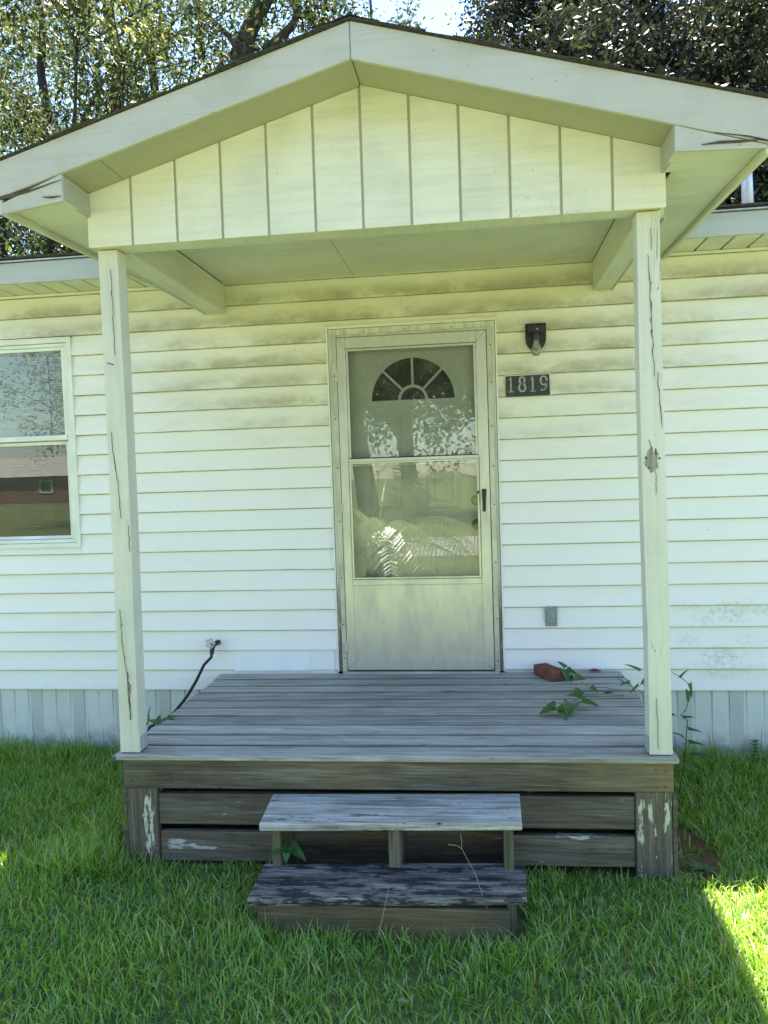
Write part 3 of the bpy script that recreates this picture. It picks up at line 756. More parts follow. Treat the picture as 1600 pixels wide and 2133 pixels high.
# posts
def post(x0b, x0t, w_, name='post'):
    yb0, yb1, n = -1.418, -1.330, 12
    mb = MB(); vs = []; rr = random.Random(int(x0b*1000)); z0 = dz(x0b)+.004; z1 = 2.786
    for i in range(n+1):
        t = i/n; x = x0b+(x0t-x0b)*t+0.003*math.sin(t*5+x0b); z = z0+(z1-z0)*t; q = .0015*math.sin(t*9+x0b*3)
        vs += [(x-q, yb0, z), (x+w_+q, yb0-q, z), (x+w_, yb1, z), (x, yb1, z)]
    fs = [(3, 2, 1, 0), (4*n, 4*n+1, 4*n+2, 4*n+3)]
    for i in range(n):
        for k in range(4): fs.append((4*i+k, 4*i+(k+1) % 4, 4*i+4+(k+1) % 4, 4*i+4+k))
    mb.add(vs, fs)
    o = mb.build(name, 'post', porch)
    bv = o.modifiers.new('bevel', 'BEVEL'); bv.width = .004; bv.segments = 2; bv.limit_method = 'ANGLE'
    return o
pl = post(-1.335, -1.327, .091); pr = post(1.005, .990, .094)
PY = -1.4215
def crackline(parent, pts, wmax, seed):
    r = random.Random(seed); P3 = []; W = []
    for i in range(len(pts)-1):
        for k in range(6):
            t = k/6; a = pts[i]; b = pts[i+1]
            P3.append((a[0]+(b[0]-a[0])*t+r.uniform(-.0028, .0028), a[1]+(b[1]-a[1])*t))
    P3.append(pts[-1]); n = len(P3)
    W = [max(.0006, .72*wmax*math.sin(math.pi*min(1, (i+.3)/n))*r.choice((.12, .35, .7, 1.0))) for i in range(n)]
    ribbon(P3, W, PY).build('crack', 'crack', parent)
def pp(px, py): q = P(px, py, 'y', -1.42); return (q[0], q[2])
crackline(pr, [pp(1350, 530), pp(1354, 590), pp(1357, 655), pp(1360, 720), pp(1364, 785)], .0065, 1)
crackline(pr, [pp(1370, 775), pp(1374, 830), pp(1380, 890)], .0045, 2)
crackline(pr, [pp(1356, 475), pp(1358, 520)], .002, 3)
crackline(pr, [pp(1369, 1455), pp(1370, 1500), pp(1372, 1560)], .0018, 4)
crackline(pl, [pp(229, 560), pp(233, 610), pp(236, 675), pp(240, 740)], .004, 5)
crackline(pl, [pp(231, 900), pp(238, 960), pp(246, 1010), pp(252, 1080)], .0045, 6)
crackline(pl, [pp(250, 1270), pp(255, 1340), pp(264, 1400), pp(271, 1500)], .0035, 7)
crackline(pl, [pp(266, 1400), pp(269, 1450), pp(273, 1500)], .005, 8)
crackline(pl, [pp(268, 1095), pp(270, 1150)], .003, 9)
def blotch(parent, px, py, w_, h_, seed, m='rot', n=34, jag=.5):
    r = random.Random(seed); c = pp(px, py); poly = []
    for i in range(n):
        a = 2*math.pi*i/n; q = (.75+.25*math.sin(a*2+seed)*math.sin(a*3+seed*2))*r.uniform(.5+jag*.5, 1.0)
        poly.append((c[0]+math.cos(a)*w_/2*q, c[1]+math.sin(a)*h_/2*q))
    MB().prism(poly, PY+(0 if m == 'rot' else -.0008), PY+.004).build('rotten_patch', m, parent)
blotch(pr, 1360, 962, .072, .13, 4, 'rot', 60, .62)
blotch(pr, 1346, 954, .012, .016, 5, 'crack'); blotch(pr, 1366, 942, .010, .05, 6, 'crack', 20, .3); blotch(pr, 1374, 955, .012, .012, 11, 'crack'); blotch(pr, 1352, 975, .02, .008, 12, 'crack')
crackline(pr, [pp(1352, 915), pp(1358, 932), pp(1356, 948)], .006, 31); crackline(pr, [pp(1366, 975), pp(1367, 1010), pp(1366, 1030)], .002, 32)
blotch(pl, 268, 1432, .026, .075, 7); blotch(pl, 253, 1302, .014, .022, 8); blotch(pl, 268, 1436, .008, .03, 18, 'crack')
blotch(pr, 1358, 690, .010, .026, 9)
MB().tube([(P(232, 758, 'y', -1.42)[0], -1.455, P(232, 758, 'y', -1.42)[2]), (P(236, 760, 'y', -1.42)[0], -1.415, P(236, 760, 'y', -1.42)[2])], .0025, 6).build('nail', 'crack', pl)
for o, xs in ((pl, -1.242), (pr, 1.003)):
    MB().box(xs-.001, xs+.0025, -1.40, -1.345, dz(xs)+.01, dz(xs)+.075).build('post_bracket', 'galv', o, .001)
    MB().box((-1.332 if o is pl else 1.008), (-1.247 if o is pl else 1.096), -1.414, -1.335, dz(xs)-.0005, dz(xs)+.0038).build('post_shoe', 'crack', o)

# roof lines in x: soffit underside at the gable, fascia bottom / top
PKX = -0.122
def zsof(x): return 3.0749+.2859*(x+1.1418) if x <= PKX else 3.374-.2943*(x+.1258)
def zfb(x): return 3.357+(.280*(x-PKX) if x <= PKX else -.2925*(x-PKX))
def zft(x): return 3.500+(.2795*(x-PKX) if x <= PKX else -.2820*(x-PKX))
YG, YR = -1.464, -1.70
EXL, EXR = -1.620, 1.425
# beams
MB().box(-1.335, 1.090, -1.446, -1.330, 2.7895, 2.955).build('front_beam', 'beam', porch, .003)
def beam(x0, x1):
    MB().box(x0, x1, -1.3285, -.016, 2.782, 2.955).build('side_beam', 'beam', porch, .003)
    ribbon([(x0, 0), (x1, 0)], [.001, .001], 0) if False else None
beam(-1.332, -1.208); beam(1.014, 1.118)
for x0 in (-1.336, 1.1185): MB().box(x0, x0+.0035, -1.3285, -.02, 2.774, 2.80).build('beam_trim', 'beam', porch, .001)
# ceiling sheets
for (a, b) in ((-1.207, -.40), (-.397, 1.013)):
    MB().box(a, b, -1.329, -.004, 2.957, 2.966).build('ceiling_sheet', 'ceiling', porch, .001)
# gable panels
gx = [-1.345]+[-1.1418+.2032*i for i in range(11)]+[1.097]
gg = .0055
for a, b in zip(gx[:-1], gx[1:]):
    a2 = a+(gg if a > -1.3 else 0); b2 = b-(gg if b < 1.09 else 0)
    poly = [(a2, 2.786-.004*(a2+1.345)/2.44), (b2, 2.786-.004*(b2+1.345)/2.44), (b2, zsof(b2)-.001)]
    if a2 < PKX < b2: poly.append((PKX, zsof(PKX)-.001))
    poly.append((a2, zsof(a2)-.001))
    MB().prism(poly, YG, YG+.010).build('gable_panel', 'panel', porch, .0015)
MB().prism([(-1.340, 2.790), (1.092, 2.786), (1.092, zsof(1.092)+.01), (PKX, zsof(PKX)+.01), (-1.340, zsof(-1.340)+.01)], YG+.0102, YG+.0165).build('gable_backing', 'groove', porch)
# rake soffit
def slopeb(name, xa, xb, f, y0, y1, t, m, bev=.001):
    return MB().hexa([(xa, y0, f(xa)), (xb, y0, f(xb)), (xb, y1, f(xb)), (xa, y1, f(xa)), (xa, y0, f(xa)+t), (xb, y0, f(xb)+t), (xb, y1, f(xb)+t), (xa, y1, f(xa)+t)]).build(name, m, porch, bev)
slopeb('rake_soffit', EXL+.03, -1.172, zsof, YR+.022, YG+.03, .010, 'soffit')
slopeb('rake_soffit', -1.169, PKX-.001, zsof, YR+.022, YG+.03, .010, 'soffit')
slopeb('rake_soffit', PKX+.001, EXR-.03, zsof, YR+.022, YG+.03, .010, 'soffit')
# rake fascia boards
for (a, b) in ((EXL, PKX-.001), (PKX+.001, EXR)):
    MB().hexa([(a, YR, zfb(a)), (b, YR, zfb(b)), (b, YR+.020, zfb(b)), (a, YR+.020, zfb(a)), (a, YR, zft(a)), (b, YR, zft(b)), (b, YR+.020, zft(b)), (a, YR+.020, zft(a))]).build('rake_fascia', 'fascia', porch, .003)
# eave returns (boxed ends of the eaves)
def ret(poly, nm): return MB().prism(poly, YR+.003, YR+.019).build(nm, 'fascia', porch, .002)
rl = ret([(-1.602, 2.874), (-1.329, 2.909), (-1.329, zfb(-1.329)-.001), (-1.46, zfb(-1.46)-.012), (-1.602, zfb(-1.602)-.026)], 'eave_return')
rr_ = ret([(1.078, 2.909), (1.40, 2.896), (1.40, zfb(1.40)-.004), (1.2, zfb(1.2)-.003), (1.078, zfb(1.078)-.001)], 'eave_return')
for (x0, x1) in ((-1.345, -1.329), (1.078, 1.094)):
    MB().hexa([(x0, YR+.0195, 2.912), (x1, YR+.0195, 2.912), (x1, YG-.001, 2.915), (x0, YG-.001, 2.915), (x0, YR+.0195, zsof(x0)-.002), (x1, YR+.0195, zsof(x1)-.002), (x1, YG-.001, zsof(x0)-.002), (x0, YG-.001, zsof(x1)-.002)]).build('return_side', 'soffit', porch, .002)
YB = -.020
def sz(y): return 2.910+(y-YR)/(0-YR)*.050
for (x0, x1) in ((-1.598, -1.337), (1.120, 1.398)):
    xa, xb = (x0, -1.3295) if x0 < 0 else (1.079, x1)
    MB().hexa([(x0, YG, sz(YG)), (x1, YG, sz(YG)), (x1, YB, sz(YB)), (x0, YB, sz(YB)), (x0, YG, sz(YG)+.01), (x1, YG, sz(YG)+.01), (x1, YB, sz(YB)+.01), (x0, YB, sz(YB)+.01)]).build('eave_soffit', 'ceiling', porch)
    MB().hexa([(xa, YR+.0195, sz(YR)), (xb, YR+.0195, sz(YR)), (xb, YG-.0005, sz(YG)), (xa, YG-.0005, sz(YG)), (xa, YR+.0195, sz(YR)+.01), (xb, YR+.0195, sz(YR)+.01), (xb, YG-.0005, sz(YG)+.01), (xa, YG-.0005, sz(YG)+.01)]).build('eave_soffit', 'ceiling', porch)
for (x0, x1) in ((-1.619, -1.600), (1.401, 1.424)):
    MB().hexa([(x0, YR+.0205, sz(YR)-.030), (x1, YR+.0205, sz(YR)-.030), (x1, YB, sz(YB)-.022), (x0, YB, sz(YB)-.022),
               (x0, YR+.0205, zft((x0+x1)/2)), (x1, YR+.0205, zft((x0+x1)/2)), (x1, YB, zft((x0+x1)/2)+.01), (x0, YB, zft((x0+x1)/2)+.01)]).build('eave_fascia', 'beam', porch, .003)
MB().box(-1.60, -1.30, -.30, -.018, 2.935, 2.958).build('soffit_scrap', 'beam', porch, .002) if False else None
# dark gap / split in the return boards
def yp(px, py, y): q = P(px, py, 'y', y); return (q[0], q[2])
ribbon([yp(1490, 276, YR), yp(1520, 279, YR), yp(1560, 284, YR), yp(1600, 293, YR)], [.001, .004, .007, .009], YR-.001).build('crack', 'crack', porch)
ribbon([yp(1462, 301, YR), yp(1500, 296, YR), yp(1545, 294, YR), yp(1590, 290, YR)], [.002, .010, .009, .003], YR-.001).build('crack', 'crack', porch)
ribbon([yp(88, 410, YR), yp(105, 411, YR), yp(126, 408, YR)], [.002, .008, .003], YR-.001).build('crack', 'crack', porch)
ribbon([yp(127, 374, YR), yp(60, 398, YR), yp(20, 408, YR), yp(0, 413, YR)], [.001, .008, .014, .014], YR-.0005).build('crack', 'crack', porch)
# roof decking + shingles
proof = MB()
for (a, b) in ((EXL-.012, PKX), (PKX, EXR+.012)):
    proof.hexa([(a, YR-.006, zft(a)+.001), (b, YR-.006, zft(b)+.001), (b, .9, zft(b)+.001), (a, .9, zft(a)+.001), (a, YR-.012, zft(a)+.005), (b, YR-.012, zft(b)+.005), (b, .9, zft(b)+.005), (a, .9, zft(a)+.005)])
proof = proof.build('roof', 'shingle', porch)
rs = random.Random(21)
for side in (-1, 1):
    L = (PKX-EXL) if side < 0 else (EXR-PKX); nc = 11
    for c in range(nc):
        d0 = L+.022-c*.142; d1 = max(d0-.18, 0)           # distance from ridge
        mb = MB(); y = YR-.013
        while y < .9:
            ye = min(y+.30, .9); l = rs.uniform(-.006, .008) ; f = rs.uniform(-.008, .010) if y < YR else 0; q = rs.uniform(.001, .006)
            xa, xb = PKX+side*(d0+l), PKX+side*d1
            za, zb2 = zft(xa), zft(xb)
            mb.hexa([(xa, y+f, za+.003), (xb, y+f, zb2+.005), (xb, ye-.005, zb2+.005), (xa, ye-.005, za+.003), (xa, y+f, za+.006+q), (xb, y+f, zb2+.008), (xb, ye-.005, zb2+.008), (xa, ye-.005, za+.006+q)])
            y += .30
        mb.build('shingle_course', 'shingle', proof)
rc = MB(); y = YR-.015
while y < .85:
    rc.add([(PKX-.12, y, zft(PKX-.12)+.012), (PKX, y, zft(PKX)+.016), (PKX+.12, y, zft(PKX+.12)+.012), (PKX-.12, y+.22, zft(PKX-.12)+.010), (PKX, y+.22, zft(PKX)+.013), (PKX+.12, y+.22, zft(PKX+.12)+.010)], [(0, 1, 4, 3), (1, 2, 5, 4)])
    y += .14
rc.build('ridge_shingles', 'shingle', proof)

# ================================================================== STEPS
steps = tag(empty('porch_steps', (-.08, -1.75, 0)), 'two weathered wooden steps standing in the grass before the deck', 'steps')
def quad4(a, b, c, d): return a, b, c, d
def lerp(a, b, t): return tuple(a[i]+(b[i]-a[i])*t for i in range(3))
def tread(FL, FR, BR, BL, m, t=.032, split=.5):
    g0 = .017
    for (u0, u1) in ((0, split-g0), (split+g0, 1)):
        plank('tread_board', lerp(FL, BL, u0), lerp(FR, BR, u0), lerp(FR, BR, u1), lerp(FL, BL, u1), t, m, steps, .004)
tread((-.598, -1.745, .352), (.458, -1.712, .366), (.462, -1.428, .366), (-.620, -1.450, .352), 'tread')
tread((-.592, -1.958, .158), (.462, -1.902, .170), (.470, -1.640, .170), (-.600, -1.690, .158), 'tread_dark')
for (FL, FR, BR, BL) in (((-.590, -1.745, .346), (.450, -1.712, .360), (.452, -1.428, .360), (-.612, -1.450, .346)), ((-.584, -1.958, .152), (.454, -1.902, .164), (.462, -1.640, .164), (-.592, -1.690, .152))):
    plank('tread_gap_shade', lerp(FL, BL, .484), lerp(FR, BR, .484), lerp(FR, BR, .516), lerp(FL, BL, .516), .02, 'crack', steps, 0)  # added dark strip standing in for the shade between the boards
def fb(name, x0, x1, y0, y1, z0, z1, m): return MB().box(x0, x1, y0, y1, z0, z1).build(name, m, steps, .003)
for (x0, x1) in ((-.560, -.522), (-.076, -.028), (.385, .424)):
    MB().prism([(-1.70, .0), (-1.69, .318), (-1.44, .318), (-1.44, .0)], 0, 1) if False else None
    fb('stringer', x0, x1, -1.700, -1.452, 0, .318 if x0 < 0 else .332, 'stringer')
    fb('stringer', x0+.001, x1-.001, -1.885, -1.7015, 0, .124 if x0 < 0 else .136, 'stringer')
fb('riser_board', -.565, .395, -1.925, -1.8875, -.02, .124, 'rim')
fb('back_board', -.52, .384, -1.449, -1.4285, .02, .30, 'skirtwood')
fb('back_board', -.0275, .384, -1.4495, -1.4295, .01, .2895, 'skirtwood') if False else None

# ================================================================== THINGS ON THE WALL
lamp = tag(empty('wall_lamp', (.676, 0, 2.53)), 'dark metal wall lamp with a bare clear bulb above the number sign', 'lamp')
lx, lz = .677, 2.60
pf = [(lx-.060, lz+.012), (lx-.060, lz-.055)]+[(lx+.060*math.cos(a), lz-.075+.075*math.sin(a)) for a in [math.pi+math.pi*i/12 for i in range(13)]]+[(lx+.060, lz-.055), (lx+.060, lz+.012)]
MB().prism(pf, -.030, -.012).build('back_plate', 'blackmetal', lamp, .002)
MB().box(lx-.045, lx+.045, -.078, -.031, lz-.052, lz-.002).build('housing', 'blackmetal', lamp, .006)
MB().lathe([(.020, .0), (.021, -.020), (.018, -.040)], (lx, -.055, lz-.052), 'z', 16).build('socket', 'blackmetal', lamp, smooth=True)
MB().lathe([(.0145, 0), (.016, -.018), (.024, -.042), (.0295, -.062), (.0285, -.078), (.019, -.092), (.0005, -.0975)], (lx, -.055, lz-.085), 'z', 20).build('bulb', 'bulb', lamp, smooth=True)
MB().lathe([(0.0001, .003), (.004, .002), (.005, 0)], (lx+.006, -.078, lz-.03), 'y', 10).build('screw', 'steel', lamp)

sign = tag(empty('house_number_sign', (.62, 0, 2.25)), 'small dark slate house number sign reading 1819 beside the door', 'sign')
c0, c1, c2, c3 = [(P(a, b, 'y', -.02)[0], P(a, b, 'y', -.02)[2]) for a, b in ((1054, 827), (1146, 823), (1144, 779), (1053, 784))]
MB().prism([c0, c1, c2, c3], -.024, -.0155).build('plaque', 'slate', sign, .001)
MB().prism([(c3[0]-.004, c3[1]-.001), (c2[0]+.004, c2[1]-.001), (c2[0]+.004, c2[1]+.005), (c3[0]-.004, c3[1]+.005)], -.021, -.0155).build('plaque_edge', 'vinyl', sign)
MB().prism([(c1[0]+.0008, c1[1]), (c1[0]+.005, c1[1]), (c2[0]+.005, c2[1]-.002), (c2[0]+.0008, c2[1]-.002)], -.021, -.0155).build('plaque_edge', 'vinyl', sign)
def glyph(strokes, ox, oz, h, name):
    """strokes: list of (points, widths) in a unit box; drawn as raised flat numerals"""
    mb = MB()
    for pts, wd in strokes:
        r = ribbon([(ox+a*h, oz+b*h) for a, b in pts], [q*h for q in wd], -.0262)
        mb.add(r.v, r.f)
    return mb.build(name, 'digit', sign)
def ell(cx_, cz_, rx, rz, a0=0, a1=360, n=26, wmin=.075, wmax=.125, ph=0):
    p = []; wv = []
    for i in range(n+1):
        a = math.radians(a0+(a1-a0)*i/n); p.append((cx_+rx*math.cos(a), cz_+rz*math.sin(a)))
        wv.append(wmin+(wmax-wmin)*abs(math.cos(a+ph)))
    return p, wv
one = [([(.22, .02), (.22, .95)], [.10, .10]), ([(.06, .74), (.14, .82), (.20, .95)], [.03, .05, .06]), ([(.05, .025), (.39, .025)], [.05, .05])]
eight = [ell(.25, .73, .16, .22, 0, 360), ell(.25, .27, .20, .24, 0, 360, 26, .08, .125)]
nine = [ell(.26, .68, .19, .27, 0, 360), ([(.45, .66), (.445, .48), (.40, .27), (.31, .11), (.20, .055), (.12, .09), (.10, .16)], [.11, .10, .09, .07, .06, .07, .10])]
H = .093
for ch, px_ in (('1', 1056), ('8', 1078.5), ('1', 1101.5), ('9', 1123)):
    b = P(px_, 817.5-(px_-1056)*.035, 'y', -.026)
    glyph({'1': one, '8': eight, '9': nine}[ch], b[0]+.004, b[2], H, 'numeral')

outlet = tag(empty('outlet_box', (.73, 0, .86)), 'small grey weatherproof outlet cover low on the white siding', 'outlet box')
a = P(1135.5, 1263, 'y', -.02); b = P(1161, 1304, 'y', -.02)
MB().box(a[0], b[0], -.028, -.010, b[2], a[2]).build('box_body', 'greybox', outlet, .003)
MB().box(a[0]+.010, b[0]-.008, -.036, -.0285, b[2]+.018, a[2]-.014).build('cover_flap', 'greybox', outlet, .003)
for zz in (b[2]+.008, a[2]-.006): MB().lathe([(0.0001, .003), (.003, .002), (.0035, 0)], ((a[0]+b[0])/2, -.028, zz), 'y', 8).build('screw', 'steel', outlet)

sp = tag(empty('water_spigot', (-1.41, -.02, .7)), 'wall spigot with a small pale handwheel left of the deck', 'spigot')
f0 = P(438, 1340, 'y', -.10)
MB().tube([(f0[0]+.022, -.012, f0[2]-.012), (f0[0]+.020, -.045, f0[2]-.012), (f0[0]+.010, -.075, f0[2]-.020), (f0[0]+.006, -.085, f0[2]-.045)], [.017, .016, .014, .013], 12).build('tap_body', 'blackmetal', sp, smooth=True)
MB().tube([(f0[0]+.010, -.060, f0[2]-.012), (f0[0], -.100, f0[2])], .006, 8).build('valve_stem', 'brass', sp)
hw = MB(); n6 = 30
hp = [(f0[0]+(.026+.0045*math.cos(5*2*math.pi*i/n6))*math.cos(2*math.pi*i/n6), -.102, f0[2]+(.026+.0045*math.cos(5*2*math.pi*i/n6))*math.sin(2*math.pi*i/n6)) for i in range(n6+1)]
hw.tube(hp, .0045, 6, False)
for i in range(5):
    a_ = 2*math.pi*i/5; hw.tube([(f0[0], -.101, f0[2]), (f0[0]+.028*math.cos(a_), -.102, f0[2]+.028*math.sin(a_))], .0035, 5)
hw.lathe([(.0001, .006), (.008, .005), (.008, -.004)], (f0[0], -.101, f0[2]), 'y', 10)
hw.build('handwheel', 'steel', sp, smooth=True)
h0 = (f0[0]+.006, -.085, f0[2]-.040)
h1 = P(425, 1385, 'y', -.10); h2 = P(408, 1420, 'y', -.11); h3 = P(390, 1450, 'y', -.12); h4 = P(372, 1473, 'y', -.13); h5 = P(350, 1500, 'y', -.16)
hose = tag(empty('garden_hose', (h4[0], -.1, 0)), 'black garden hose running down from the wall spigot', 'hose')
MB().tube([h0, (h0[0]-.006, -.093, h0[2]-.05), h1, h2, h3, h4, h5, (h5[0]-.08, -.25, .25), (h5[0]-.10, -.34, .12), (h5[0]-.12, -.50, .035), (h5[0]-.10, -.8, .018)], .0095, 10).build('hose_tube', 'rubber', hose, smooth=True)
MB().tube([(h0[0]+.001, h0[1], h0[2]+.008), (h0[0]-.003, -.089, h0[2]-.028)], .0150, 10).build('hose_coupling', 'blackmetal', hose)

# service mast on the roof
mast = tag(empty('service_mast', (2.2, 1.0, 3.4)), 'galvanised steel mast rising from the roof behind the porch eave', 'mast')
MB().tube([(2.215, 1.0, RZ(1.0)-.05), (2.195, 1.0, 4.02)], .038, 14).build('mast_pipe', 'galv', mast, smooth=True)
MB().lathe([(.11, 0), (.10, .012), (.046, .05), (.043, .07)], (2.213, 1.0, RZ(1.0)+.02), 'z', 16).build('roof_boot', 'galv', mast, smooth=True)
MB().lathe([(.045, 0), (.052, .03), (.04, .07), (.0001, .09)], (2.195, 1.0, 4.015), 'z', 14).build('mast_cap', 'galv', mast, smooth=True)

# ================================================================== LOOSE THINGS
A = np.array(P(1111, 1406, 'z', .529)); Bp = np.array(P(1154, 1424, 'z', .530))
u = (Bp-A); u[2] = 0; u /= np.linalg.norm(u); v_ = np.array([-u[1], u[0], 0])
zb0 = dz(.72)+.004
bm_ = MB(); cs = []
for h in (0, .060):
    for (a_, b_) in ((0, 0), (.20, 0), (.20, .092), (0, .092)):
        q = A+u*a_+v_*b_; cs.append((q[0], q[1], zb0+h))
bo = bm_.hexa(cs).build('brick', 'brick', None, .007, seg=2)
tag(bo, 'single red brick lying on the deck by the wall', 'brick')
rl_ = P(1268, 1443, 'z', .535)
lf = MB(); lf.add([(rl_[0]-.03, rl_[1], .534), (rl_[0]-.01, rl_[1]-.012, .538), (rl_[0]+.028, rl_[1], .534), (rl_[0]-.01, rl_[1]+.014, .537), (rl_[0], rl_[1], .548)], [(0, 1, 4), (1, 2, 4), (2, 3, 4), (3, 0, 4)])
tag(lf.build('fallen_leaf', 'redleaf'), 'curled dead red leaf lying on the grey deck boards', 'leaf')
r2 = P(1236, 1392, 'z', .54)
tag(MB().add([(r2[0]-.035, -.03, .537), (r2[0], -.052, .540), (r2[0]+.045, -.03, .537), (r2[0], -.018, .545), (r2[0], -.035, .555)], [(0, 1, 4), (1, 2, 4), (2, 3, 4), (3, 0, 4)]).build('fallen_leaf', 'redleaf'), 'dark red leaf caught where the deck meets the wall', 'leaf')

def arrow_leaf(parent, base, dirv, up, L, W, fold=.35):
    d = Vector(dirv).normalized(); s = d.cross(Vector(up)).normalized(); n_ = s.cross(d).normalized(); b = Vector(base)
    half = [(1.0, 0), (.62, .30), (.25, .46), (-.05, .62), (-.16, .50), (-.02, .16)]
    vs = [b, b+d*L*.5+n_*(-.04*L), b+d*L*1.0-n_*L*.18]
    mb = MB(); pts = [tuple(b), tuple(b+d*L*.35+n_*L*.02), tuple(b+d*L*.7-n_*L*.05)]
    for sg in (1, -1):
        for (a_, w_) in half:
            q = b+d*(a_*L)+s*(sg*w_*W)+n_*(abs(w_)*W*fold-.22*L*max(0, a_-.3)**1.5); pts.append(tuple(q))
    fs = [(2, 3, 4), (1, 2, 4, 5), (0, 1, 5, 6), (0, 6, 7, 8), (2, 10, 9), (1, 11, 10, 2), (0, 12, 11, 1), (0, 14, 13, 12)]
    mb.add(pts, fs)
    return mb.build('leaf', 'vine', parent)
def vine(label, stem, leaves, rad=.0028):
    root = tag(empty('vine', stem[0]), label, 'vine', 'trailing vines about the porch')
    MB().tube(stem, [rad*(1-.5*i/len(stem)) for i in range(len(stem))], 6).build('stem', 'vinestem', root)
    for (b, d, L, W) in leaves: arrow_leaf(root, b, d, (0, -.25, 1), L, W)
    return root
Pz = lambda px, py, z: P(px, py, 'z', z)
dk = .535
s0 = [Pz(1300, 1448, dk+.01), Pz(1250, 1452, dk+.02), Pz(1215, 1450, dk+.03), Pz(1200, 1458, dk+.03), Pz(1170, 1470, dk+.03), Pz(1140, 1478, dk+.02)]
vine('green vine sprig with arrow-shaped leaves trailing across the deck boards', s0,
     [(Pz(1192, 1466, dk+.03), (-.25, -1, -.1), .13, .075), (Pz(1160, 1475, dk+.03), (-1, -.45, -.1), .10, .075), (Pz(1163, 1473, dk+.035), (.35, -1, -.35), .11, .05),
      (Pz(1210, 1452, dk+.04), (-.8, .25, .1), .08, .05), (Pz(1212, 1462, dk+.03), (.9, -.6, 0), .10, .055), (Pz(1205, 1446, dk+.04), (-.1, .9, .5), .06, .045)])
s1 = [Pz(1302, 1440, dk+.01), Pz(1262, 1432, dk+.02), Pz(1230, 1432, dk+.03), Pz(1216, 1424, dk+.04), Pz(1208, 1416, dk+.06)]
vine('slender vine shoot with two leaves between the brick and the red leaf', s1,
     [(Pz(1228, 1434, dk+.03), (.5, -.8, 0), .07, .05), (Pz(1208, 1417, dk+.06), (-.2, .7, .3), .075, .05)], .002)
s2 = [Pz(1190, 1424, dk+.01), Pz(1186, 1416, dk+.03), P(1180, 1402, 'y', -.20), P(1176, 1392, 'y', -.19), P(1172, 1386, 'y', -.18)]
vine('bushy vine sprig lying over the end of the red brick', s2,
     [(P(1180, 1402, 'y', -.20), (-.7, -.5, .1), .075, .055), (P(1182, 1398, 'y', -.20), (.9, -.4, -.2), .075, .05), (P(1176, 1392, 'y', -.19), (-.5, 0, .6), .06, .05), (P(1184, 1412, 'y', -.21), (.5, -.6, -.5), .07, .05), (P(1177, 1395, 'y', -.22), (.1, -.6, -.5), .075, .055)], .002)
Py = lambda px, py, y: tuple(P(px, py, 'y', y))
vine('thin vine curling up over the deck edge behind the right post', [Py(1345, 1475, -.75), Py(1335, 1440, -.70), Py(1312, 1428, -.62), Py(1300, 1422, -.58), Py(1292, 1410, -.56)],
     [(Py(1332, 1398, -.68), (-.8, 0, .5), .085, .035), (Py(1312, 1422, -.62), (-.8, -.2, -.1), .06, .025), (Py(1298, 1424, -.58), (-.7, -.1, .8), .06, .018), (Py(1330, 1428, -.66), (-.9, -.3, -.6), .07, .018), (Py(1340, 1425, -.66), (.3, 0, 1), .07, .02)], .002)
vine('leafy vine climbing from the grass against the skirting right of the post', [(1.33, -.55, .0), Py(1428, 1560, -.60), Py(1432, 1500, -.55), Py(1418, 1490, -.55), Py(1428, 1480, -.52), Py(1440, 1445, -.50), Py(1436, 1425, -.50), Py(1420, 1412, -.50), Py(1398, 1399, -.5)],
     [(Py(1418, 1412, -.5), (.5, -.2, .8), .07, .025), (Py(1436, 1425, -.5), (.2, -.2, -1), .08, .022), (Py(1436, 1440, -.5), (-.3, -.3, -1), .06, .03), (Py(1424, 1496, -.55), (.8, -.4, .3), .06, .03),
      (Py(1434, 1520, -.56), (.9, -.3, 0), .07, .03), (Py(1424, 1538, -.58), (-.8, -.4, .6), .09, .04), (Py(1436, 1548, -.58), (.8, -.4, .1), .08, .035), (Py(1408, 1492, -.55), (-.6, -.5, .3), .07, .035),
      (Py(1415, 1575, -.6), (-.5, -.5, .3), .09, .04), (Py(1440, 1575, -.6), (.7, -.5, .3), .10, .04), (Py(1460, 1580, -.5), (.8, -.4, .2), .10, .04), (Py(1425, 1590, -.62), (.1, -.9, .1), .10, .045), (Py(1405, 1590, -.62), (-.1, -.9, .3), .10, .045)], .003)
vine('pale green vine creeping onto the deck behind the left post', [(-1.50, -.85, 0), Py(290, 1545, -1.0), Py(310, 1500, -.95), Py(330, 1498, -.93), Py(352, 1497, -.9)],
     [(Py(312, 1498, -.95), (.1, -.2, 1), .08, .045), (Py(322, 1500, -.95), (.6, -.7, -.1), .10, .06), (Py(345, 1499, -.92), (.8, -.5, 0), .09, .055), (Py(335, 1502, -.93), (.5, -.9, -.2), .09, .05), (Py(310, 1510, -.97), (-.2, -.8, .2), .10, .055), (Py(355, 1497, -.9), (.7, .3, .1), .06, .04)], .003)
vine('two broad green leaves growing out between the wooden steps', [(-.50, -1.62, .04), Py(590, 1790, -1.66), Py(592, 1772, -1.68), Py(600, 1768, -1.69)],
     [(Py(596, 1768, -1.69), (-.9, -.6, -.05), .07, .045), (Py(604, 1766, -1.69), (.9, -.4, -.35), .09, .055), (Py(598, 1768, -1.70), (.1, -.9, -.6), .06, .04)], .002)
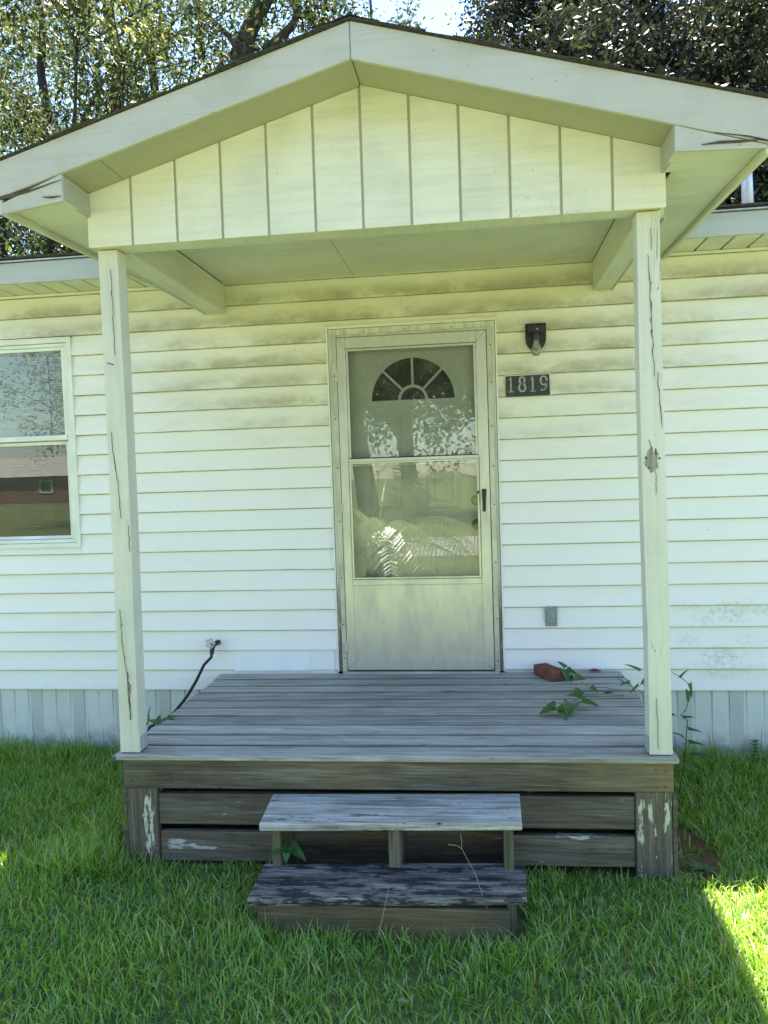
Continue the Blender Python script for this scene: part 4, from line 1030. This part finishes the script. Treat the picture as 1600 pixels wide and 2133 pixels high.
# small weed and torn black plastic by the skirting
weed = tag(empty('weed', (1.75, -.1, 0)), 'small upright weed with paired leaves beside the black plastic', 'weed')
wb = [Py(1572, 1592, -.08), Py(1571, 1570, -.08), Py(1573, 1538, -.08)]
MB().tube(wb, .0018, 5).build('stem', 'vinestem', weed)
for i in range(6):
    t = i/6; q = Py(1572, 1582-44*t, -.08)
    for sg in (-1, 1): arrow_leaf(weed, q, (sg, -.2, .55), (0, -1, .3), .030, .014)
ros = tag(empty('weed', (1.235, -1.36, 0)), 'flat rosette weed on bare soil by the right deck corner', 'weed')
for i in range(11):
    a_ = 2*math.pi*i/11+.3*math.sin(i*7); arrow_leaf(ros, (1.225, -1.365, .02), (math.cos(a_), math.sin(a_), .25+.2*math.sin(i*3)), (0, 0, 1), .075+.02*math.sin(i*5), .022)
scr = MB(); rr = random.Random(3); a = P(1555, 1590, 'y', -.06); pts = []
top = [(a[0]+.022*i, a[2]+.02+rr.uniform(-.012, .03)) for i in range(14)]; bot = [(a[0]+.022*i, a[2]-.03+rr.uniform(-.012, .01)) for i in range(14)]
vs = []; fs = []
for i in range(14): vs += [(bot[i][0], -.060+rr.uniform(-.02, .01), max(.004, bot[i][1])), (top[i][0], -.05+rr.uniform(-.02, .015), top[i][1]), (top[i][0], -.03+rr.uniform(-.01, .01), top[i][1]-.02)]
for i in range(13): fs += [(3*i, 3*i+3, 3*i+4, 3*i+1), (3*i+1, 3*i+4, 3*i+5, 3*i+2)]
tag(scr.add(vs, fs).build('plastic_scrap', 'rubber'), 'torn black plastic sheet poking out below the skirting', 'plastic')
stub = tag(MB().hexa([(-1.43, -1.33, .44), (-1.345, -1.36, .455), (-1.345, -1.22, .455), (-1.43, -1.20, .44), (-1.43, -1.33, .465), (-1.345, -1.36, .485), (-1.345, -1.22, .485), (-1.43, -1.20, .465)]).build('board_offcut', 'deck', None, .004), 'short grey board end sticking out at the left deck corner', 'board')

# ================================================================== GRASS
def blades(n, x0, x1, y0, y1, hmin, hmax, wid, seg, keep, tuft=None, seed=1):
    R = np.random.default_rng(seed)
    x = R.uniform(x0, x1, n); y = R.uniform(y0, y1, n)
    # clumpiness
    cl = np.sin(x*3.1+1.3*np.sin(y*2.3))*np.sin(y*3.7+1.1*np.sin(x*2.9))*.5+np.sin(x*9.3+2*np.sin(y*7))*np.sin(y*8.1)*.3
    k = keep(x, y) & (R.uniform(0, 1, n) < .78+.3*cl)
    x, y, cl = x[k], y[k], cl[k]; n = len(x)
    h = R.uniform(hmin, hmax, n)*(1+.28*cl)*R.uniform(.6, 1.1, n)
    if tuft is not None: h = h*tuft(x, y)
    az = R.uniform(0, 2*np.pi, n); lean = R.uniform(.15, 1.25, n)
    fx, fy = np.cos(az), np.sin(az)
    wa = az+np.pi/2+R.normal(0, .5, n); wx, wy = np.cos(wa), np.sin(wa)
    wd = wid*R.uniform(.6, 1.35, n)
    V = np.zeros((n, 2*seg+1, 3)); 
    for i in range(seg+1):
        t = i/seg; out = h*lean*t**1.7*.85; up = h*t*(1-.30*lean*t)
        cxp = x+fx*out; cyp = y+fy*out
        if i < seg:
            q = wd*(1-.72*t**1.5)/2
            V[:, 2*i] = np.stack([cxp-wx*q, cyp-wy*q, up], 1); V[:, 2*i+1] = np.stack([cxp+wx*q, cyp+wy*q, up], 1)
        else: V[:, 2*seg] = np.stack([cxp, cyp, up], 1)
    nv = 2*seg+1; base = (np.arange(n)*nv)[:, None]
    Q = np.concatenate([base+np.array([[2*i, 2*i+1, 2*i+3, 2*i+2]]) for i in range(seg-1)], 0)
    T = base+np.array([[2*seg-2, 2*seg-1, 2*seg]])
    tn = np.clip(R.normal(.36, .22, n)+.14*cl, 0, .74); dry = R.uniform(0, 1, n) < .035; tn[dry] = R.uniform(.85, 1, dry.sum())
    tint = np.repeat(tn[:, None], nv, 1)+np.linspace(-.10, .10, nv)[None, :]*(~dry[:, None])
    return V.reshape(-1, 3), Q, T, np.clip(tint, 0, 1).ravel()
def keep_near(x, y):
    deck = (x > -1.33) & (x < 1.10) & (y > -1.43)
    stp = (x > -.60) & (x < .46) & (y > -1.93)
    soil = ((x-1.22)/.11)**2+((y+1.18)/.26)**2 < 1
    return ~(deck | stp | (soil & (np.sin(x*90)*np.sin(y*70) > -.6)))
def tuft(x, y):
    f = np.ones_like(x)
    f += 1.3*np.exp(-((x+1.50)/.20)**2)*(y > -1.6)*(y < -.1)
    f += .9*np.exp(-((y+.12)/.16)**2)*(1+.5*np.sin(x*13))*(np.abs(x) > 1.3)
    f += .5*np.exp(-((y+2.02)/.10)**2)*(x > -.75)*(x < .6)
    f -= .25*np.exp(-((y+1.60)/.16)**2)*(np.abs(x) > .62)*(np.abs(x) < 1.4)
    return f
parts = [blades(112000, -3.0, 2.1, -3.0, -.03, .042, .088, .0058, 3, keep_near, tuft, 1)]
def keep_far(x, y):
    near = (x > -3.0) & (x < 2.1) & (y > -3.0)
    return ~near & (y < -.03)
parts.append(blades(60000, -6.5, 6.5, -8.0, -.03, .06, .11, .009, 2, keep_far, None, 2))
V = []; Q = []; T = []; TI = []; off = 0
for a, b, c, d in parts:
    V.append(a); Q.append(b+off); T.append(c+off); TI.append(d); off += len(a)
go = fastmesh('grass', np.concatenate(V), np.concatenate(Q), 'grass', None, np.concatenate(TI), np.concatenate(T))
tag(go, 'unmown green lawn grass around the porch', 'grass', kind='stuff')
# tall dry stalks in front of the lower step
for (px0, py0, pts, lab) in ((1040, 1960, ((1010, 1880), (990, 1820), (962, 1768)), 'tall dry grass stalk with a forked tip before the lower step'),
                             (750, 1930, ((758, 1890), (764, 1845)), 'straight pale grass stalk before the middle of the lower step'),
                             (780, 1985, ((795, 1920), (810, 1850)), 'thin bent grass stalk beside the straight pale stalk')):
    b0 = P(px0, py0, 'z', .0); yb = b0[1]
    st = tag(empty('grass_stalk', tuple(b0)), lab, 'grass stalk', 'dry stalks before the steps')
    pl_ = [tuple(b0)]+[tuple(P(a_, b_, 'y', yb+.02*i)) for i, (a_, b_) in enumerate(pts)]
    MB().tube(pl_, [.0015, .0013, .0010, .0008][:len(pl_)], 5).build('stem', 'straw', st)
    e = pl_[-1]
    MB().tube([e, (e[0]-.02, e[1], e[2]+.012), (e[0]-.05, e[1]-.01, e[2]+.02)], .0011, 4).build('seed_head', 'straw', st)
    if 'forked' in lab: MB().tube([e, (e[0]+.001, e[1], e[2]+.03), (e[0]-.003, e[1], e[2]+.055)], .0013, 4).build('seed_head', 'straw', st)
for (px, py, lab) in ((395, 1912, 'reddish dead leaf caught in the grass left of the steps'), (1506, 1958, 'brown dead leaf at the edge of the sunlit grass'), (835, 2085, 'small brown dead leaf in the grass straight before the steps')):
    q = P(px, py, 'z', .07); d = .015
    tag(MB().add([(q[0]-d, q[1], .07), (q[0], q[1]-d*.6, .074), (q[0]+d*1.4, q[1], .066), (q[0]+d*.2, q[1]+d*.7, .075), (q[0]+d*.2, q[1], .068)], [(0, 1, 4), (1, 2, 4), (2, 3, 4), (3, 0, 4)]).build('fallen_leaf', 'redleaf' if 'reddish' in lab else 'deadleaf'), lab, 'leaf')

# ================================================================== TREES
def grow(mb, clumps, R, p, d, r, L, lev, maxlev, spread, up):
    n = 5 if lev == 0 else 4; pts = [Vector(p)]; dd = Vector(d).normalized()
    for i in range(n):
        dd = (dd+Vector((R.gauss(0, .13), R.gauss(0, .13), R.gauss(0, .09)+up*.04))).normalized()
        pts.append(pts[-1]+dd*(L/n))
    rad = [r*(1-.45*i/n) for i in range(n+1)]
    mb.tube(pts, rad, 9 if lev == 0 else (6 if lev == 1 else 4), lev == 0)
    if lev >= maxlev-1:
        for q in pts[1:]: clumps.append(q)
    if lev < maxlev:
        kids = 4 if lev == 0 else 3
        for k in range(kids):
            t = 1.0 if k == 0 else R.uniform(.35, .95)
            i = min(int(t*n), n); b = pts[i]
            ax = dd.orthogonal().normalized(); ax.rotate(Matrix.Rotation(R.uniform(0, 2*math.pi), 3, dd))
            nd = (dd*math.cos(spread)+ax*math.sin(spread)+Vector((0, 0, up*.15))).normalized() if k else (dd+ax*.25).normalized()
            grow(mb, clumps, R, b, nd, rad[i]*(.72 if k == 0 else .55), L*R.uniform(.62, .82), lev+1, maxlev, spread, up)
def leaves(clumps, n, sig, ll, lw, R, droop=.4, zmin=2.0, zsq=.8, gapt=-.35):
    c = np.array([tuple(q) for q in clumps]); idx = R.integers(0, len(c), n)
    # sub-clumps so the crown breaks into tufts
    sub = R.normal(0, sig, (len(c)*5, 3))*np.array([1, 1, zsq]); pick = idx*5+R.integers(0, 5, n)
    pos = c[idx]+sub[pick]+R.normal(0, sig*.33, (n, 3))
    pos[:, 2] = np.maximum(pos[:, 2], zmin+R.uniform(0, .6, n))
    gap = np.sin(pos[:, 0]*2.1+1.7*np.sin(pos[:, 2]*1.3))*np.sin(pos[:, 2]*2.4+1.3*np.sin(pos[:, 1]*1.1+pos[:, 0]))
    kp = gap > gapt+R.normal(0, .12, n); pos = pos[kp]; pick = pick[kp]; n = len(pos)
    d = R.normal(0, 1, (n, 3)); d[:, 2] -= droop; d /= np.linalg.norm(d, axis=1)[:, None]
    s = np.cross(d, R.normal(0, 1, (n, 3))); s /= np.linalg.norm(s, axis=1)[:, None]; nn = np.cross(s, d)
    L = ll*R.uniform(.65, 1.3, n)[:, None]; W = lw*R.uniform(.7, 1.25, n)[:, None]
    V = np.stack([pos, pos+d*L*.5+s*W*.5+nn*L*.06, pos+d*L, pos+d*L*.5-s*W*.5+nn*L*.06], 1)
    F = (np.arange(n)*4)[:, None]+np.array([[0, 1, 2, 3]])
    ct = R.uniform(0, 1, len(sub))[pick]
    bigv = np.sin(pos[:, 0]*1.3+2*np.sin(pos[:, 2]*.9))*np.sin(pos[:, 2]*1.6+pos[:, 1])
    tint = np.clip(-.02+.66*ct**1.9+.26*bigv+R.normal(0, .13, n), 0, 1)  # sunlit and shaded clumps are painted into the leaf tint
    return V.reshape(-1, 3), F, np.repeat(tint, 4)
def limb(pts, y, r0, r1):
    return ([tuple(P(a, b, 'y', y)) for a, b in pts], [r0+(r1-r0)*i/(len(pts)-1) for i in range(len(pts))])
def tree(name, label, base, d0, r, L, n, m, bark, seed, sig=.45, ll=.11, lw=.042, lev=3, spread=.75, up=.8, group='trees behind the house', zmin=2.4, extra=(), limbs=()):
    R = random.Random(seed); RN = np.random.default_rng(seed)
    root = tag(empty(name, base), label, 'tree', group)
    mb = MB(); cl = []
    grow(mb, cl, R, base, d0, r, L, 0, lev, spread, up)
    for (b, d, rr, LL) in extra: grow(mb, cl, R, b, d, rr, LL, 1, lev, spread, up)
    for pts_, rad_ in limbs:
        mb.tube(pts_, rad_, 8)
        cl += [Vector(q) for q in pts_[2:]]
    mb.build('trunk', bark, root, smooth=True)
    V, F, t = leaves(cl, n, sig, ll, lw, RN, zmin=zmin, gapt=-.9 if m == 'leaf_d' else -.30)
    fastmesh('crown', V, F, m, root, t)
    return root
LT = tuple(P(497, 140, 'y', 10.0))
tree('leaning_tree', 'leaning thick-trunked tree with open leafy crown behind the porch ridge', (-5.0, 10.0, 0), (.09, 0, 1), .27, 6.0, 30000, 'leaf_a', 'bark', 4, .5, .12, .045, lev=2,
     limbs=(([(-4.75, 10, 3.0), (-4.5, 10, 6.0), LT]+[tuple(P(a, b, 'y', 10.0)) for a, b in ((508, 95), (523, 55), (545, 15), (566, -30), (590, -90), (600, -170))], [.26, .24, .21, .19, .17, .155, .14, .12, .09]),
            limb(((540, 130), (562, 98), (590, 72), (612, 50), (618, 25), (606, -10), (600, -60)), 10.2, .10, .05),
            limb(((616, 45), (650, 12), (690, 20), (725, 40)), 10.3, .05, .02),
            limb(((488, 140), (492, 100), (478, 75), (450, 50), (425, 25), (408, -10), (400, -60)), 9.8, .065, .035)))
tree('shade_tree', 'tall dark-stemmed tree left of the leaning one', (-7.0, 12.2, 0), (-.02, 0, 1), .19, 5.6, 60000, 'leaf_a', 'bark2', 12, .46, .12, .045,
     limbs=(limb(((250, 290), (238, 230), (250, 170), (244, 110), (228, 50), (226, 0), (240, -80)), 11.6, .18, .12), limb(((250, 160), (205, 120), (165, 90), (130, 95)), 10.4, .05, .02), limb(((330, 250), (318, 150), (310, 60), (300, -40)), 11.2, .10, .07), limb(((420, 120), (416, 60), (410, 0), (402, -80)), 11.0, .09, .07)),
     extra=(((-7.0, 12.2, 4.2), (-.7, -.2, .6), .10, 3.2), ((-7.0, 12.2, 5.0), (.8, -.3, .6), .10, 3.2)))
tree('shade_tree', 'broad leafy tree at the far left of the house', (-9.6, 10.2, 0), (.05, -.05, 1), .22, 5.6, 60000, 'leaf_a', 'bark2', 23, .48, .12, .045,
     limbs=(limb(((95, 330), (100, 240), (85, 150), (90, 60), (80, -40)), 10.2, .10, .07),),
     extra=(((-9.6, 10.2, 3.0), (.4, -.5, .5), .10, 3.0), ((-9.6, 10.2, 3.6), (-.6, -.2, .6), .10, 3.0)))
tree('shade_tree', 'slim tree filling the gap behind the dark-stemmed one', (-5.6, 13.5, 0), (-.05, 0, 1), .17, 6.6, 38000, 'leaf_a', 'bark2', 31, .5, .13, .05)
tree('shade_tree', 'low spreading tree behind the left end of the roof', (-8.6, 14.5, 0), (.0, 0, 1), .17, 5.2, 80000, 'leaf_a', 'bark2', 37, .7, .13, .05)
tree('yellow_tree', 'sunlit yellow-green tree low behind the porch ridge', (-1.6, 18.5, 0), (.0, 0, 1), .20, 5.6, 26000, 'leaf_y', 'bark', 41, .6, .15, .055)
tree('yellow_tree', 'far yellow-green tree beside the dark evergreen', (0.8, 22.0, 0), (.0, 0, 1), .20, 5.4, 22000, 'leaf_y', 'bark', 47, .6, .16, .06)
tree('evergreen_tree', 'dense dark evergreen tree behind the right roof slope', (3.3, 9.6, 0), (.0, 0, 1), .22, 5.6, 120000, 'leaf_d', 'bark2', 52, .5, .13, .052, zmin=2.6, spread=.6,
     extra=(((3.3, 9.6, 4.0), (-.5, -.3, .6), .10, 2.4), ((3.3, 9.6, 4.6), (.8, -.3, .6), .10, 3.0), ((3.3, 9.6, 3.4), (.5, .6, .6), .1, 3.0)))
tree('evergreen_tree', 'dark evergreen tree beside the galvanised mast', (6.0, 10.4, 0), (.03, 0, 1), .22, 5.6, 110000, 'leaf_d', 'bark2', 58, .5, .13, .052, zmin=2.6,
     limbs=(limb(((1400, -40), (1470, -15), (1540, 12), (1600, 38), (1680, 60)), 8.8, .10, .06), limb(((1520, 195), (1560, 160), (1600, 145), (1660, 130)), 9.0, .08, .05)),
     extra=(((6.0, 10.4, 3.6), (-.8, -.3, .5), .10, 3.0), ((6.0, 10.4, 4.4), (.8, -.3, .6), .10, 3.0)))
tree('evergreen_tree', 'third dark evergreen set back between the other two', (4.6, 13.0, 0), (.0, 0, 1), .2, 6.2, 150000, 'leaf_d', 'bark2', 63, .7, .15, .065, zmin=2.4, spread=.65)

# ---------------- across the street: seen only as reflections in the glass
tree('street_tree', 'big shade tree across the street mirrored in the door glass', (-3.5, -22, 0), (0, 0, 1), .4, 5.6, 40000, 'leaf_a', 'bark', 71, 1.0, .17, .08, group='trees across the street')
tree('street_tree', 'second shade tree across the street beside the brick house', (5.5, -24, 0), (0, 0, 1), .4, 5.8, 40000, 'leaf_a', 'bark', 77, 1.0, .17, .08, group='trees across the street')
tree('street_tree', 'third shade tree far across the street by the road bend', (-13, -25, 0), (0, 0, 1), .4, 5.8, 40000, 'leaf_a', 'bark', 79, 1.0, .17, .08, group='trees across the street')
tree('street_tree', 'wide dense tree straight across the street from the porch', (-2.2, -27, 0), (0, 0, 1), .4, 5.0, 55000, 'leaf_a', 'bark', 83, 1.1, .20, .10, group='trees across the street', zmin=.6, lev=4)
tree('street_tree', 'dense tree across the street right of the porch line', (1.6, -26, 0), (0, 0, 1), .4, 5.0, 55000, 'leaf_a', 'bark', 89, 1.1, .20, .10, group='trees across the street', zmin=.6, lev=4)
palm = tag(empty('palm', (-1.15, -6.3, 0)), 'clumping palm with arching fronds mirrored in the storm door', 'palm')
Rp = random.Random(8)
MB().lathe([(.16, 0), (.2, .2), (.17, .6), (.10, .8)], (-1.15, -6.3, 0), 'z', 12).build('trunk', 'bark', palm, smooth=True)
for i in range(24):
    az = 2*math.pi*i/24+Rp.uniform(-.15, .15); el = Rp.uniform(.15, 1.35); Lf = Rp.uniform(1.5, 2.3)
    d = Vector((math.cos(az)*math.cos(el), math.sin(az)*math.cos(el), math.sin(el))); p = Vector((-1.15, -6.3, .7)); pts = [p.copy()]
    for s_ in range(9):
        d = (d+Vector((0, 0, -.10-.03*s_))).normalized(); p = p+d*(Lf/9); pts.append(p.copy())
    mb = MB(); mb.tube(pts, [.014*(1-.8*k/9) for k in range(10)], 5)
    side = d.cross(Vector((0, 0, 1))).normalized()
    for k in range(1, 10):
        for q in range(4):
            t = (q+.5)/4; a = pts[k-1].lerp(pts[k], t); f = 1-abs((k-4.5)/6.5)**2
            for sg in (-1, 1):
                ll = .42*f; e = a+side*sg*ll*.85+d*ll*.5-Vector((0, 0, ll*Rp.uniform(.1, .45))); m_ = a.lerp(e, .45)+Vector((0, 0, .03)); wv = d*.013
                b0 = len(mb.v); mb.add([a-wv*.5, m_-wv, e, m_+wv, a+wv*.5], [(0, 1, 2, 3, 4)])
    mb.build('frond', M['palm'], palm)
bh = tag(empty('brick_house', (-39, -70, 0)), 'low red brick house across the street mirrored in the window', 'house')
bx0, bx1, by = -56, -22, -66.0
MB().box(bx0, bx1, by-8, by, 0, 2.7).build('wall', 'brick', bh)
MB().add([(bx0-.5, by+.5, 2.6), (bx1+.5, by+.5, 2.6), (bx1+.5, by-4, 4.6), (bx0-.5, by-4, 4.6), (bx1+.5, by-8.5, 2.6), (bx0-.5, by-8.5, 2.6)], [(0, 1, 2, 3), (3, 2, 4, 5), (0, 3, 5), (1, 4, 2)]).build('roof', 'road', bh)
for xw in (-53, -47.5, -42, -36, -31, -26):
    wo_ = frame(MB(), xw, xw+1.3, 1.0, 2.2, .1, by+.001, by+.06).build('window', 'white', bh)
    MB().box(xw+.1, xw+1.2, by+.001, by+.02, 1.1, 2.1).build('pane', 'dark', wo_)
